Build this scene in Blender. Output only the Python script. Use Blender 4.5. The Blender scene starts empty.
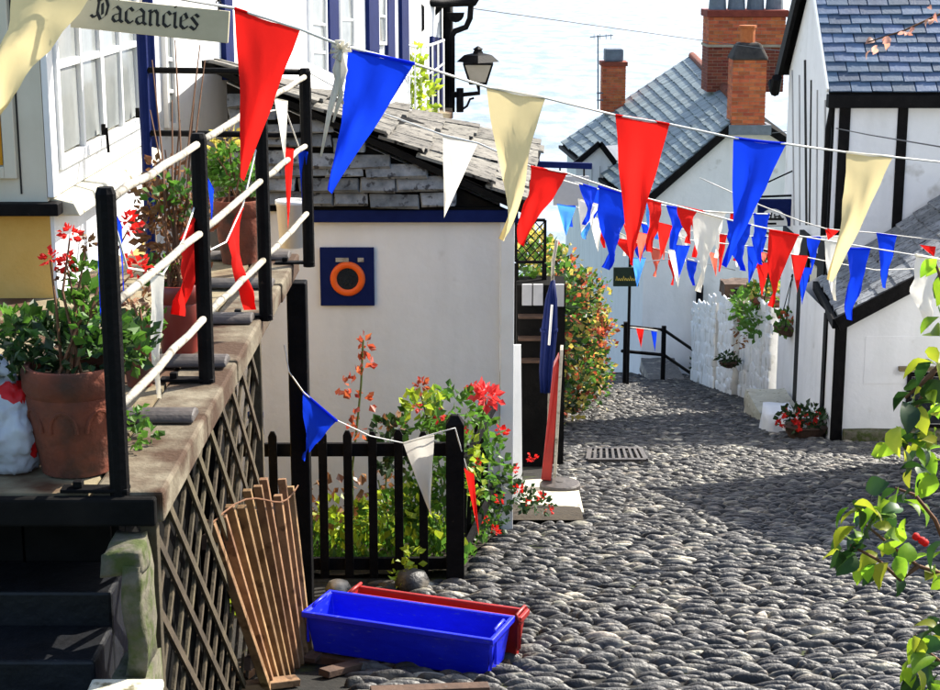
import bpy, bmesh, math, random
from mathutils import Vector as V, Matrix, noise
random.seed(7)
R = math.radians
scene = bpy.context.scene
COL = scene.collection

# ------------------------------------------------------------------ camera, sky, sun, exposure
CZ, PITCH, FPX = 1.9, R(13.08), 1700.0
cam = bpy.data.objects.new('camera', bpy.data.cameras.new('camera')); COL.objects.link(cam)
cam.location = (0, 0, CZ); cam.rotation_euler = (math.pi/2-PITCH, 0, 0)
cam.data.sensor_width = 36; cam.data.lens = 36*FPX/940
cam.data.clip_start = .05; cam.data.clip_end = 100000
scene.camera = cam
SUN_AZ, SUN_EL = R(50), R(40)          # azimuth from +Y (down the street) towards +X
w = bpy.data.worlds.new('World'); scene.world = w; w.use_nodes = True
nt = w.node_tree; bg = nt.nodes['Background']
sky = nt.nodes.new('ShaderNodeTexSky'); sky.sky_type = 'NISHITA'; sky.sun_disc = False
sky.sun_elevation = SUN_EL; sky.sun_rotation = SUN_AZ
sky.altitude = 60; sky.air_density = 1.0; sky.dust_density = 2.0; sky.ozone_density = 1.0
nt.links.new(sky.outputs[0], bg.inputs[0]); bg.inputs[1].default_value = .14
sl = bpy.data.lights.new('sun', 'SUN'); sl.energy = 5.0; sl.angle = R(.5); sl.color = (1, .94, .84)
sun = bpy.data.objects.new('sun', sl); COL.objects.link(sun)
sd = V((math.sin(SUN_AZ)*math.cos(SUN_EL), math.cos(SUN_AZ)*math.cos(SUN_EL), math.sin(SUN_EL)))
sun.rotation_euler = sd.to_track_quat('Z', 'Y').to_euler(); sun.location = (20, 10, 25)
scene.view_settings.view_transform = 'Standard'; scene.view_settings.look = 'None'
scene.view_settings.exposure = 1.2; scene.view_settings.gamma = 1
scene.render.engine = 'CYCLES'

# ------------------------------------------------------------------ photograph direction -> place
cp, sp = math.cos(PITCH), math.sin(PITCH)
SL = .2                                   # fall of the street per metre
def ray(px, py):
    u = (px-470)/FPX; v = (345-py)/FPX
    return V((u, cp+v*sp, -sp+v*cp))
def P(px, py, Y):
    d = ray(px, py); t = Y/d.y
    return V((d.x*t, Y, CZ+d.z*t))
def G(px, py, h=0):                       # on the street (h above it)
    d = ray(px, py); k = d.z/d.y; Y = (h-CZ)/(k+SL)
    return P(px, py, Y)
def PZ(px, py, z):
    d = ray(px, py); t = (z-CZ)/d.z
    return V((d.x*t, d.y*t, z))
def PXx(px, py, X):
    d = ray(px, py); t = X/d.x
    return V((X, d.y*t, CZ+d.z*t))
def gz(Y): return -SL*Y
def rnd(a, b): return random.uniform(a, b)

# ------------------------------------------------------------------ mesh builder
class MB:
    def __init__(s): s.v = []; s.f = []; s.m = []
    def add(s, vs, fs, mi=0):
        o = len(s.v); s.v += [V(p) for p in vs]; s.f += [tuple(i+o for i in f) for f in fs]; s.m += [mi]*len(fs); return s
    def hexa(s, b, t, mi=0):
        return s.add(list(b)+list(t), [(3,2,1,0),(4,5,6,7),(0,1,5,4),(1,2,6,5),(2,3,7,6),(3,0,4,7)], mi)
    def box(s, p0, p1, mi=0):
        x0,y0,z0 = [min(a,b) for a,b in zip(p0,p1)]; x1,y1,z1 = [max(a,b) for a,b in zip(p0,p1)]
        return s.hexa([(x0,y0,z0),(x1,y0,z0),(x1,y1,z0),(x0,y1,z0)], [(x0,y0,z1),(x1,y0,z1),(x1,y1,z1),(x0,y1,z1)], mi)
    def obox(s, c, ax, ay, az, mi=0):     # half-vectors
        c,ax,ay,az = V(c),V(ax),V(ay),V(az)
        return s.hexa([c-ax-ay-az,c+ax-ay-az,c+ax+ay-az,c-ax+ay-az],[c-ax-ay+az,c+ax-ay+az,c+ax+ay+az,c-ax+ay+az], mi)
    def bar(s, a, b, wd, h, up=(0,0,1), mi=0):
        a,b = V(a),V(b); d=(b-a); up=V(up)
        if abs(d.normalized().dot(up))>.98: up=V((0,1,0))
        x=d.cross(up).normalized(); z=x.cross(d).normalized()
        return s.obox((a+b)/2, x*wd/2, d/2, z*h/2, mi)
    def tube(s, pts, r, n=8, mi=0):
        pts=[V(p) for p in pts]; k=len(pts); rs=r if isinstance(r,(list,tuple)) else [r]*k
        vs=[]; fs=[]; prev=None
        for i,p in enumerate(pts):
            d=(pts[min(i+1,k-1)]-pts[max(i-1,0)])
            d=d.normalized() if d.length>1e-9 else V((0,0,1))
            ref = prev if prev is not None else (V((0,0,1)) if abs(d.z)<.9 else V((1,0,0)))
            x=(ref-d*ref.dot(d)); x = x.normalized() if x.length>1e-6 else d.orthogonal().normalized()
            prev=x; y=d.cross(x)
            for j in range(n):
                a=2*math.pi*j/n; vs.append(p+(x*math.cos(a)+y*math.sin(a))*rs[i])
        for i in range(k-1):
            for j in range(n):
                fs.append((i*n+j, i*n+(j+1)%n, (i+1)*n+(j+1)%n, (i+1)*n+j))
        fs.append(tuple(range(n-1,-1,-1))); fs.append(tuple(range((k-1)*n,k*n)))
        return s.add(vs,fs,mi)
    def prism(s, pts, vec, mi=0):
        n=len(pts); vec=V(vec); a=[V(p) for p in pts]; b=[p+vec for p in a]
        return s.add(a+b,[tuple(range(n-1,-1,-1)),tuple(range(n,2*n))]+[(i,(i+1)%n,n+(i+1)%n,n+i) for i in range(n)],mi)
    def lathe(s, prof, c, n=20, mi=0, wob=0, sx=1, sy=1):
        c=V(c); vs=[]; fs=[]; k=len(prof)
        for r,z in prof:
            for j in range(n):
                a=2*math.pi*j/n; q=r*(1+wob*math.sin(3*a+z*9))
                vs.append(c+V((q*math.cos(a)*sx,q*math.sin(a)*sy,z)))
        for i in range(k-1):
            for j in range(n): fs.append((i*n+j,i*n+(j+1)%n,(i+1)*n+(j+1)%n,(i+1)*n+j))
        fs.append(tuple(range(n-1,-1,-1))); fs.append(tuple(range((k-1)*n,k*n)))
        return s.add(vs,fs,mi)
    def leaf(s, c, size, d=None, mi=0, curl=.25):
        c=V(c); d=V(d) if d is not None else V((rnd(-1,1),rnd(-1,1),rnd(-1,1)))
        d=d.normalized() if d.length>1e-6 else V((0,0,1)); sd_=d.orthogonal().normalized()
        sd_.rotate(Matrix.Rotation(rnd(0,6.28),3,d)); nn=d.cross(sd_)
        L=size*rnd(.7,1.2); W=L*rnd(.3,.42)
        return s.add([c, c+d*L*.5+sd_*W+nn*L*curl*.5, c+d*L+nn*0, c+d*L*.5-sd_*W+nn*L*curl*.5, c+d*L*.5],[(0,1,4),(1,2,4),(4,2,3),(0,4,3)],mi)
    def cloud(s, c, rad, n, size, mi=0, hollow=.4, seed=None):
        c=V(c)
        for i in range(n):
            while 1:
                q=V((rnd(-1,1),rnd(-1,1),rnd(-1,1)))
                if hollow**2<q.length_squared<1: break
            p=c+V((q.x*rad[0],q.y*rad[1],q.z*rad[2]))
            s.leaf(p,size,q+V((rnd(-1,1),rnd(-1,1),rnd(-.6,1)))*.9,mi)
        return s
LOC = {}
def wl(o): return LOC.get(o, V((0,0,0))) if o is not None else V((0,0,0))
def link(o, parent, origin):
    COL.objects.link(o)
    if parent is not None: o.parent = parent
    LOC[o] = V(origin)
def build(mb, name, mats, parent=None, smooth=False, bevel=0, at=None, label=None, cat=None, group=None, kind=None, sub=0, auto=None):
    org = wl(parent) if parent is not None else (V(at) if at is not None else V((0,0,0)))
    me = bpy.data.meshes.new(name); me.from_pydata([tuple(p-org) for p in mb.v], [], mb.f)
    bm = bmesh.new(); bm.from_mesh(me); bmesh.ops.recalc_face_normals(bm, faces=bm.faces) if len(mb.f)<60000 else None
    bm.to_mesh(me); bm.free()
    if not isinstance(mats,(list,tuple)): mats=[mats]
    for m in mats: me.materials.append(m)
    if len(mats)>1: me.polygons.foreach_set('material_index', mb.m)
    if smooth: me.polygons.foreach_set('use_smooth',[True]*len(me.polygons))
    o = bpy.data.objects.new(name, me); link(o, parent, org)
    if parent is None: o.location = org
    if bevel:
        b=o.modifiers.new('b','BEVEL'); b.width=bevel; b.segments=2; b.limit_method='ANGLE'
    if sub:
        b=o.modifiers.new('s','SUBSURF'); b.levels=b.render_levels=sub
    if label or cat or kind or group: tag(o,label,cat,group,kind)
    return o
def tag(o,label=None,cat=None,group=None,kind=None):
    if label: o['label']=label
    if cat: o['category']=cat
    if group: o['group']=group
    if kind: o['kind']=kind
    return o
def thing(name,label,cat,loc,group=None):
    o=bpy.data.objects.new(name,None); o.empty_display_size=.2; link(o,None,loc); o.location=V(loc)
    return tag(o,label,cat,group)
def structure(mb,name,mats,**k): return build(mb,name,mats,kind='structure',**k)
def pieces(parent,name,plural,meshes,tfs,mat,cap=300,origin=None):
    """each transform is a 4x4 world matrix; the nearest `cap` are objects, the rest one joined part"""
    org=wl(parent); tfs=sorted(tfs,key=lambda t:(t.translation-V((0,0,CZ))).length)
    for i,t in enumerate(tfs[:cap]):
        o=bpy.data.objects.new(name,meshes[i%len(meshes)]); COL.objects.link(o); o.parent=parent
        o.matrix_local=Matrix.Translation(-org)@t
    if len(tfs)>cap:
        mb=MB()
        for i,t in enumerate(tfs[cap:]):
            me=meshes[i%len(meshes)]
            mb.add([t@v.co for v in me.vertices],[tuple(p.vertices) for p in me.polygons])
        o=build(mb,plural,mat,parent,smooth=meshes[0].polygons[0].use_smooth); o['kind']='stuff'
def mesh_of(mb,name,mat,smooth=False):
    me=bpy.data.meshes.new(name); me.from_pydata([tuple(p) for p in mb.v],[],mb.f)
    bm=bmesh.new(); bm.from_mesh(me); bmesh.ops.recalc_face_normals(bm,faces=bm.faces); bm.to_mesh(me); bm.free()
    me.materials.append(mat)
    if smooth: me.polygons.foreach_set('use_smooth',[True]*len(me.polygons))
    return me
def frame(loc,x,y,z):
    m=Matrix.Identity(4)
    for i in range(3): m[i][0]=x[i]; m[i][1]=y[i]; m[i][2]=z[i]; m[i][3]=loc[i]
    return m

# ------------------------------------------------------------------ materials
def mat(name,c1,c2=None,scale=6,rough=.7,bump=0,bscale=40,spec=.3,metal=0,vary=0,transl=0,spots=None,spotamt=.6,soft=.06,sscale=18,coat=0,stretch=None,streak=None):
    m=bpy.data.materials.new(name); m.use_nodes=True; n=m.node_tree; N=n.nodes; L=n.links
    b=N['Principled BSDF']; b.inputs['Roughness'].default_value=rough; b.inputs['Metallic'].default_value=metal
    b.inputs['Specular IOR Level'].default_value=spec; b.inputs['Coat Weight'].default_value=coat
    tc=N.new('ShaderNodeTexCoord'); geo=N.new('ShaderNodeNewGeometry')
    src=geo.outputs['Position']
    if stretch:
        mp=N.new('ShaderNodeMapping'); mp.inputs['Scale'].default_value=stretch; L.new(src,mp.inputs[0]); src=mp.outputs[0]
    no=N.new('ShaderNodeTexNoise'); no.inputs['Scale'].default_value=scale; no.inputs['Detail'].default_value=6; no.inputs['Roughness'].default_value=.65
    L.new(src,no.inputs['Vector'])
    cr=N.new('ShaderNodeValToRGB'); cr.color_ramp.elements[0].position=.3; cr.color_ramp.elements[1].position=.72
    cr.color_ramp.elements[0].color=(*c1,1); cr.color_ramp.elements[1].color=(*(c2 or [min(1,x*1.18) for x in c1]),1)
    L.new(no.outputs['Fac'],cr.inputs[0]); out=cr.outputs[0]
    if spots:
        n2=N.new('ShaderNodeTexNoise'); n2.inputs['Scale'].default_value=sscale; n2.inputs['Detail'].default_value=4; L.new(src,n2.inputs['Vector'])
        r2=N.new('ShaderNodeValToRGB'); r2.color_ramp.elements[0].position=spotamt; r2.color_ramp.elements[1].position=min(1,spotamt+soft)
        r2.color_ramp.elements[0].color=(0,0,0,1); r2.color_ramp.elements[1].color=(1,1,1,1)
        L.new(n2.outputs['Fac'],r2.inputs[0]); mx=N.new('ShaderNodeMix'); mx.data_type='RGBA'
        L.new(r2.outputs[0],mx.inputs[0]); L.new(out,mx.inputs[6]); mx.inputs[7].default_value=(*spots,1); out=mx.outputs[2]
    if streak:
        mp=N.new('ShaderNodeMapping'); mp.inputs['Scale'].default_value=(3.1,3.1,.45); L.new(geo.outputs['Position'],mp.inputs[0])
        n3=N.new('ShaderNodeTexNoise'); n3.inputs['Scale'].default_value=1; n3.inputs['Detail'].default_value=5; L.new(mp.outputs[0],n3.inputs['Vector'])
        r3=N.new('ShaderNodeMapRange'); r3.inputs['From Min'].default_value=.5; r3.inputs['From Max'].default_value=.8; r3.inputs['To Max'].default_value=.45
        L.new(n3.outputs['Fac'],r3.inputs[0]); mx=N.new('ShaderNodeMix'); mx.data_type='RGBA'
        L.new(r3.outputs[0],mx.inputs[0]); L.new(out,mx.inputs[6]); mx.inputs[7].default_value=(*streak,1); out=mx.outputs[2]
    if vary:
        oi=N.new('ShaderNodeObjectInfo'); ad=N.new('ShaderNodeMath'); ad.operation='ADD'
        L.new(oi.outputs['Random'],ad.inputs[0]); L.new(geo.outputs['Random Per Island'],ad.inputs[1])
        wn=N.new('ShaderNodeTexWhiteNoise'); wn.noise_dimensions='1D'; L.new(ad.outputs[0],wn.inputs['W'])
        mr=N.new('ShaderNodeMapRange'); mr.inputs['To Min'].default_value=1-vary; mr.inputs['To Max'].default_value=1+vary; L.new(wn.outputs['Value'],mr.inputs[0])
        hs=N.new('ShaderNodeHueSaturation'); L.new(mr.outputs[0],hs.inputs['Value']); L.new(out,hs.inputs['Color'])
        hr=N.new('ShaderNodeMapRange'); hr.inputs['To Min'].default_value=.5-.04*vary; hr.inputs['To Max'].default_value=.5+.04*vary
        L.new(wn.outputs['Color'],hr.inputs[0]); L.new(hr.outputs[0],hs.inputs['Hue']); out=hs.outputs[0]
    L.new(out,b.inputs['Base Color'])
    if bump:
        nb=N.new('ShaderNodeTexNoise'); nb.inputs['Scale'].default_value=bscale; nb.inputs['Detail'].default_value=5; L.new(src,nb.inputs['Vector'])
        bu=N.new('ShaderNodeBump'); bu.inputs['Strength'].default_value=bump; bu.inputs['Distance'].default_value=.01
        L.new(nb.outputs['Fac'],bu.inputs['Height']); L.new(bu.outputs[0],b.inputs['Normal'])
    if transl:
        t=N.new('ShaderNodeBsdfTranslucent'); L.new(out,t.inputs[0]); ms=N.new('ShaderNodeMixShader'); ms.inputs[0].default_value=transl
        L.new(b.outputs[0],ms.inputs[1]); L.new(t.outputs[0],ms.inputs[2]); L.new(ms.outputs[0],N['Material Output'].inputs[0])
    return m
M={}
M['white']=mat('white_render',(.72,.725,.73),(.80,.80,.80),2.2,.85,.6,11,streak=(.54,.54,.52),spots=(.5,.49,.46),spotamt=.66,soft=.12,sscale=2.7)
M['whitepaint']=mat('white_gloss_paint',(.74,.74,.71),(.82,.82,.8),5,.4,.05,90)
M['cream']=mat('cream_boards',(.56,.52,.40),(.66,.62,.5),2.5,.6,.1,50,streak=(.42,.37,.27))
M['yellow']=mat('ochre_render',(.62,.36,.08),(.74,.47,.14),3,.85,.4,45,spots=(.25,.17,.08),spotamt=.7,sscale=9)
M['black']=mat('black_paint',(.003,.003,.0035),(.010,.009,.009),8,.6,.4,40,spec=.07,spots=(.04,.03,.022),spotamt=.68,soft=.1,sscale=22)
M['tar']=mat('tarred_wood_and_shade',(.006,.006,.006),(.014,.013,.012),5,.9,.3,40,spec=.04)  # tarred timber, and the shade painted under the terrace
M['navy']=mat('navy_paint',(.003,.009,.065),(.006,.015,.09),6,.6,.15,60,spec=.1)
M['stone']=mat('buff_stone',(.15,.12,.07),(.30,.25,.15),4,.85,.5,35,spots=(.07,.03,.012),spotamt=.45,soft=.15,sscale=3.2)
M['coping']=mat('pale_coping',(.44,.41,.31),(.60,.57,.45),5,.85,.4,45,spots=(.16,.14,.08),spotamt=.62,sscale=11)
M['moss']=mat('mossy_stone',(.055,.05,.033),(.17,.155,.11),6,.9,.9,30,spots=(.05,.065,.015),spotamt=.42,soft=.2,sscale=16)
M['edge']=mat('stained_coping',(.085,.065,.04),(.23,.20,.14),6,.85,.5,45,spots=(.05,.024,.010),spotamt=.43,soft=.12,sscale=2.6)
M['lead']=mat('lead_sheet',(.035,.03,.028),(.11,.095,.085),7,.55,.5,25,spec=.35)
M['railwood']=mat('weathered_pole',(.30,.27,.21),(.48,.44,.37),9,.75,.5,50,spots=(.10,.085,.06),spotamt=.52,soft=.2,sscale=22)
M['terra']=mat('terracotta',(.13,.035,.02),(.25,.07,.035),5,.9,.8,30,spots=(.05,.032,.022),spotamt=.42,soft=.3,sscale=7)
M['oxblood']=mat('glazed_red_pot',(.16,.018,.012),(.22,.03,.02),4,.35,.05,30,spec=.5)
M['soil']=mat('soil',(.018,.013,.008),(.045,.034,.02),14,.95,1,30)
M['cobble']=mat('cobble_stone',(.012,.012,.014),(.095,.09,.08),13,.52,.7,45,spec=.4,vary=.75,spots=(.40,.355,.27),spotamt=.55,soft=.2,sscale=5)
M['street']=mat('cobble_bed',(.006,.006,.005),(.02,.018,.014),9,.95,.8,40,spots=(.03,.04,.008),spotamt=.6,sscale=2.5)
M['hill']=mat('hillside_grass',(.035,.06,.015),(.08,.10,.03),1.2,.95,.5,10)
M['slateblue']=mat('blue_slate',(.032,.066,.125),(.07,.12,.20),7,.5,.35,30,vary=.35,spec=.5)
M['slategrey']=mat('grey_slate',(.12,.155,.16),(.21,.25,.25),3,.55,.3,25,vary=.28,spots=(.25,.26,.21),spotamt=.6,soft=.15,sscale=4)
M['slatedark']=mat('rough_slate',(.09,.10,.11),(.27,.28,.29),9,.7,.8,28,vary=.3,spots=(.04,.04,.045),spotamt=.58,sscale=16)
M['lichen']=mat('lichened_slab',(.09,.083,.07),(.21,.195,.165),6,.9,1,24,spots=(.012,.011,.009),spotamt=.57,soft=.04,sscale=15,vary=.25)
M['brick']=mat('red_brick',(.40,.085,.03),(.56,.15,.055),8,.85,.4,40,vary=.3)
M['brickdk']=mat('dark_and_shade_brick',(.15,.03,.018),(.24,.055,.03),8,.85,.4,40,vary=.3)  # for corbels, and for shade painted on the wide stack
M['mortar']=mat('mortar',(.30,.24,.17),(.42,.36,.27),9,.95,.5,40)
M['cowl']=mat('chimney_lead',(.10,.12,.14),(.2,.23,.26),5,.6,.2,20)
M['soot']=mat('sooty_cement',(.025,.022,.02),(.07,.06,.05),6,.95,.5,25)
M['glass']=mat('window_glass',(.16,.18,.18),(.34,.35,.33),1.6,.10,0,spec=.8)
M['darkglass']=mat('dark_window_glass',(.012,.015,.02),(.03,.035,.04),2,.06,0,spec=.8)
M['amber']=mat('amber_glass',(.75,.33,.02),(.85,.45,.05),4,.2,0,transl=.3)
M['wood']=mat('weathered_slat',(.12,.06,.03),(.34,.20,.095),7,.7,.4,35,vary=.3,spots=(.10,.05,.02),spotamt=.6,sscale=9)
M['greywood']=mat('grey_slat',(.028,.02,.012),(.10,.078,.045),8,.8,.4,40,vary=.3)
M['limewash']=mat('limewash',(.62,.62,.60),(.76,.76,.75),3,.9,1,14,spots=(.30,.29,.24),spotamt=.6,soft=.16,sscale=3.4)
M['darkslate']=mat('wet_dark_slate',(.003,.003,.004),(.012,.014,.018),6,.5,.5,25,spec=.3)
M['darkwood']=mat('dark_timber',(.05,.03,.02),(.12,.07,.045),7,.8,.4,35)
M['crateblue']=mat('blue_plastic',(.002,.008,.50),(.006,.018,.68),5,.42,.12,50,spec=.4,spots=(.08,.10,.42),spotamt=.62,soft=.2,sscale=24,stretch=(1,1,3))
M['cratered']=mat('red_plastic',(.24,.008,.006),(.38,.014,.010),5,.45,.12,50,spec=.4,spots=(.30,.10,.08),spotamt=.67,soft=.14,sscale=24)
M['orange']=mat('orange_ring',(.80,.10,.01),(.9,.15,.02),4,.4,0)
M['sign']=mat('sign_board',(.42,.37,.24),(.50,.45,.31),5,.6,.1,50,streak=(.30,.26,.16))
M['ink']=mat('black_lettering',(.008,.008,.008),(.012,.012,.012),5,.6)
M['gold']=mat('gold_lettering',(.6,.45,.06),(.7,.5,.1),5,.5)
M['greensign']=mat('dark_green_board',(.008,.018,.012),(.014,.028,.018),5,.4)
M['greyboard']=mat('grey_board',(.36,.36,.36),(.46,.46,.46),4,.6,.1,30)
M['stem']=mat('brown_stem',(.10,.045,.02),(.2,.09,.04),10,.8)
M['gstem']=mat('green_stem',(.06,.10,.02),(.12,.16,.04),10,.7)
M['lamp']=mat('lamp_pane',(.55,.50,.40),(.66,.60,.5),5,.25,0,transl=.4)
M['redflower']=mat('red_petal',(.62,.012,.012),(.8,.035,.02),12,.6,0,transl=.35)
M['pinkrose']=mat('rose_petal',(.75,.04,.045),(.85,.12,.10),14,.55,0,transl=.35)
M['whiteflower']=mat('white_petal',(.75,.75,.7),(.85,.85,.8),12,.6,0,transl=.3)
M['bag']=mat('plastic_bag',(.45,.47,.52),(.62,.64,.68),4,.25,.6,14,spec=.6,transl=.15)
M['bagred']=mat('bag_print',(.6,.01,.012),(.7,.02,.02),4,.3,.4,14,transl=.1)
M['wire']=mat('cable',(.02,.02,.02),None,5,.6)
M['cord']=mat('white_cord',(.66,.64,.58),(.8,.78,.72),30,.8)
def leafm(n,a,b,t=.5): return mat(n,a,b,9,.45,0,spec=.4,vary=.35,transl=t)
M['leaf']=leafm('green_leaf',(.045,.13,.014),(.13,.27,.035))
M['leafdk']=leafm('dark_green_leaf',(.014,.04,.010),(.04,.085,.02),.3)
M['leaflime']=leafm('lime_leaf',(.26,.40,.02),(.45,.52,.05))
M['leafyel']=leafm('yellow_leaf',(.45,.36,.05),(.58,.48,.12))
M['leafred']=leafm('russet_leaf',(.38,.05,.03),(.55,.14,.05))
M['leafbrown']=leafm('brown_dry_leaf',(.17,.07,.03),(.32,.16,.06),.25)
def cloth(n,c): return mat('cloth_'+n,[x*.92 for x in c],c,5,.85,.55,15,spec=.08,transl=.55)
CL={'r':cloth('red',(.78,.018,.014)),'b':cloth('blue',(.008,.05,.74)),'c':cloth('cream',(.82,.68,.36)),'w':cloth('white',(.84,.81,.72)),
    'k':cloth('coral',(.85,.16,.10)),'l':cloth('sky_blue',(.08,.32,.86))}
# sea water
ms=bpy.data.materials.new('sea_water'); ms.use_nodes=True; N=ms.node_tree.nodes; L=ms.node_tree.links; b=N['Principled BSDF']
b.inputs['Roughness'].default_value=.32; b.inputs['Specular IOR Level'].default_value=.6
g=N.new('ShaderNodeNewGeometry'); mp=N.new('ShaderNodeMapping'); mp.inputs['Scale'].default_value=(.07,.030,.1); mp.inputs['Rotation'].default_value=(0,0,R(14)); L.new(g.outputs['Position'],mp.inputs[0])
no=N.new('ShaderNodeTexNoise'); no.inputs['Scale'].default_value=1; no.inputs['Detail'].default_value=8; no.inputs['Roughness'].default_value=.62; L.new(mp.outputs[0],no.inputs['Vector'])
cr=N.new('ShaderNodeValToRGB'); cr.color_ramp.elements[0].position=.40; cr.color_ramp.elements[1].position=.60
cr.color_ramp.elements[0].color=(.12,.165,.22,1); cr.color_ramp.elements[1].color=(.33,.37,.41,1); L.new(no.outputs['Fac'],cr.inputs[0]); L.new(cr.outputs[0],b.inputs['Base Color'])
bu=N.new('ShaderNodeBump'); bu.inputs['Strength'].default_value=.7; bu.inputs['Distance'].default_value=1.4; L.new(no.outputs['Fac'],bu.inputs['Height']); L.new(bu.outputs[0],b.inputs['Normal'])
M['sea']=ms

# ================================================================== THE SETTING
mb=MB(); mb.add([(-60000,60,-60),(60000,60,-60),(60000,90000,-60),(-60000,90000,-60)],[(0,1,2,3)])
structure(mb,'sea',M['sea'])
mb=MB(); ys=[-12,0,10,20,30,40,60,75,110,200]; zs=[gz(y)-.09 for y in ys[:6]]+[-14,-20,-42,-75]; xs=[-60,-30,-12,-6,0,6,12,30,60]
for j,x in enumerate(xs):
    for i,y in enumerate(ys): mb.v.append(V((x,y,zs[i]+(abs(x)>6)*rnd(-.1,.1))))
n=len(ys)
for j in range(len(xs)-1):
    for i in range(n-1): mb.f.append((j*n+i,(j+1)*n+i,(j+1)*n+i+1,j*n+i+1)); mb.m.append(0)
structure(mb,'hillside',M['hill'])
# street bed
mb=MB(); nx,ny=22,90
for i in range(ny+1):
    y=-3+i*(41.5)/ny
    for j in range(nx+1):
        x=-1.6+j*8.2/nx; mb.v.append(V((x,y,gz(y)+.012*noise.noise((x*1.3,y*1.3,0)))))
for i in range(ny):
    for j in range(nx): a=i*(nx+1)+j; mb.f.append((a,a+1,a+nx+2,a+nx+1)); mb.m.append(0)
street=structure(mb,'street',M['street'],smooth=True)
# cobbles
def stone_mesh(k):
    mb=MB(); nx_=8; e=rnd(1.7,2.8); ph=rnd(0,6); sk=rnd(-.25,.25); fl=rnd(.55,.8); prof=[(-1,-.9),(-1,.15),(-.86,.8),(-.45,1.0),(.1,.97),(.62,.78),(.95,.35),(1,-.9)]
    for i in range(nx_+1):
        x=-1+2*i/nx_; q=max(.0,1-abs(x-sk*(1-x*x))**e); wy=.30+.70*q**.6; top=-.15+1.15*q**fl
        for (y_,z_) in prof:
            z=z_*top if z_>0 else z_
            mb.v.append(V((x,y_*wy+.10*math.sin(2.2*x+ph),z+(.05*math.sin(5*x+ph+y_*2) if z_>.3 else 0))))
    m=len(prof)
    for i in range(nx_):
        for j in range(m-1): mb.f.append((i*m+j,(i+1)*m+j,(i+1)*m+j+1,i*m+j+1))
    mb.f.append(tuple(range(m))); mb.f.append(tuple(range(nx_*m+m-1,nx_*m-1,-1)))
    return mesh_of(mb,'cobble',M['cobble'],True)
stones=[stone_mesh(k) for k in range(14)]
def xl(y):
    for a,b,c,d in ((0,10.3,-.62,-.55),(10.3,11.2,-.04,.05),(11.2,13,.05,.35),(13,15.2,.95,.98),(15.2,22,.78,1.0),(22,32,1.0,2.5),(32,40,2.5,3.0)):
        if a<=y<b: return c+(d-c)*(y-a)/(b-a)
    return 3
def xr(y): return min(.3*y+.5, 4.45 if y<22.6 and y>20.2 else (4.8 if y>=22.6 else 9))
tfs=[]; y=5.9; row=0
while y<37:
    dep=rnd(.055,.088); x=xl(y)-rnd(0,.2); xe=xr(y)
    while x<xe:
        wd=rnd(.115,.23) if random.random()<.78 else rnd(.055,.11)
        yy=y+.05*math.sin(x*1.7+y*.3)+.04*noise.noise((x*2,y*2,3))+rnd(-.012,.012)
        xc=x+wd/2
        if xl(yy)<xc<xe:
            h=rnd(.016,.036); z=gz(yy)+.004+rnd(-.008,.01)+.015*noise.noise((xc*.8,yy*.8,1))
            rz=Matrix.Rotation(rnd(-.16,.16)+.12*noise.noise((xc*.5,yy*.5,5)),4,'Z')
            tilt=Matrix.Rotation(math.atan(-SL)+rnd(-.42,-.02),4,'X')@Matrix.Rotation(rnd(-.1,.1),4,'Y')
            tfs.append(Matrix.Translation((xc,yy,z))@tilt@rz@Matrix.Diagonal((wd*.52,dep*rnd(.34,.45),h,1)))
        x+=wd*rnd(.97,1.04)
    y+=dep*.97; row+=1
pieces(street,'cobble','cobbles',stones,tfs,M['cobble'])
# garden bed between fence and hut
mb=MB(); nx,ny=14,14
for i in range(ny+1):
    y=10.45+i*3.4/ny
    for j in range(nx+1):
        x=-1.75+j*(xl(y)+1.72)/nx; mb.v.append(V((x,y,gz(y)+.05+.05*noise.noise((x*3,y*3,2)))))
for i in range(ny):
    for j in range(nx): a=i*(nx+1)+j; mb.f.append((a,a+1,a+nx+2,a+nx+1)); mb.m.append(0)
structure(mb,'garden_bed',M['soil'],smooth=True)

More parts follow.
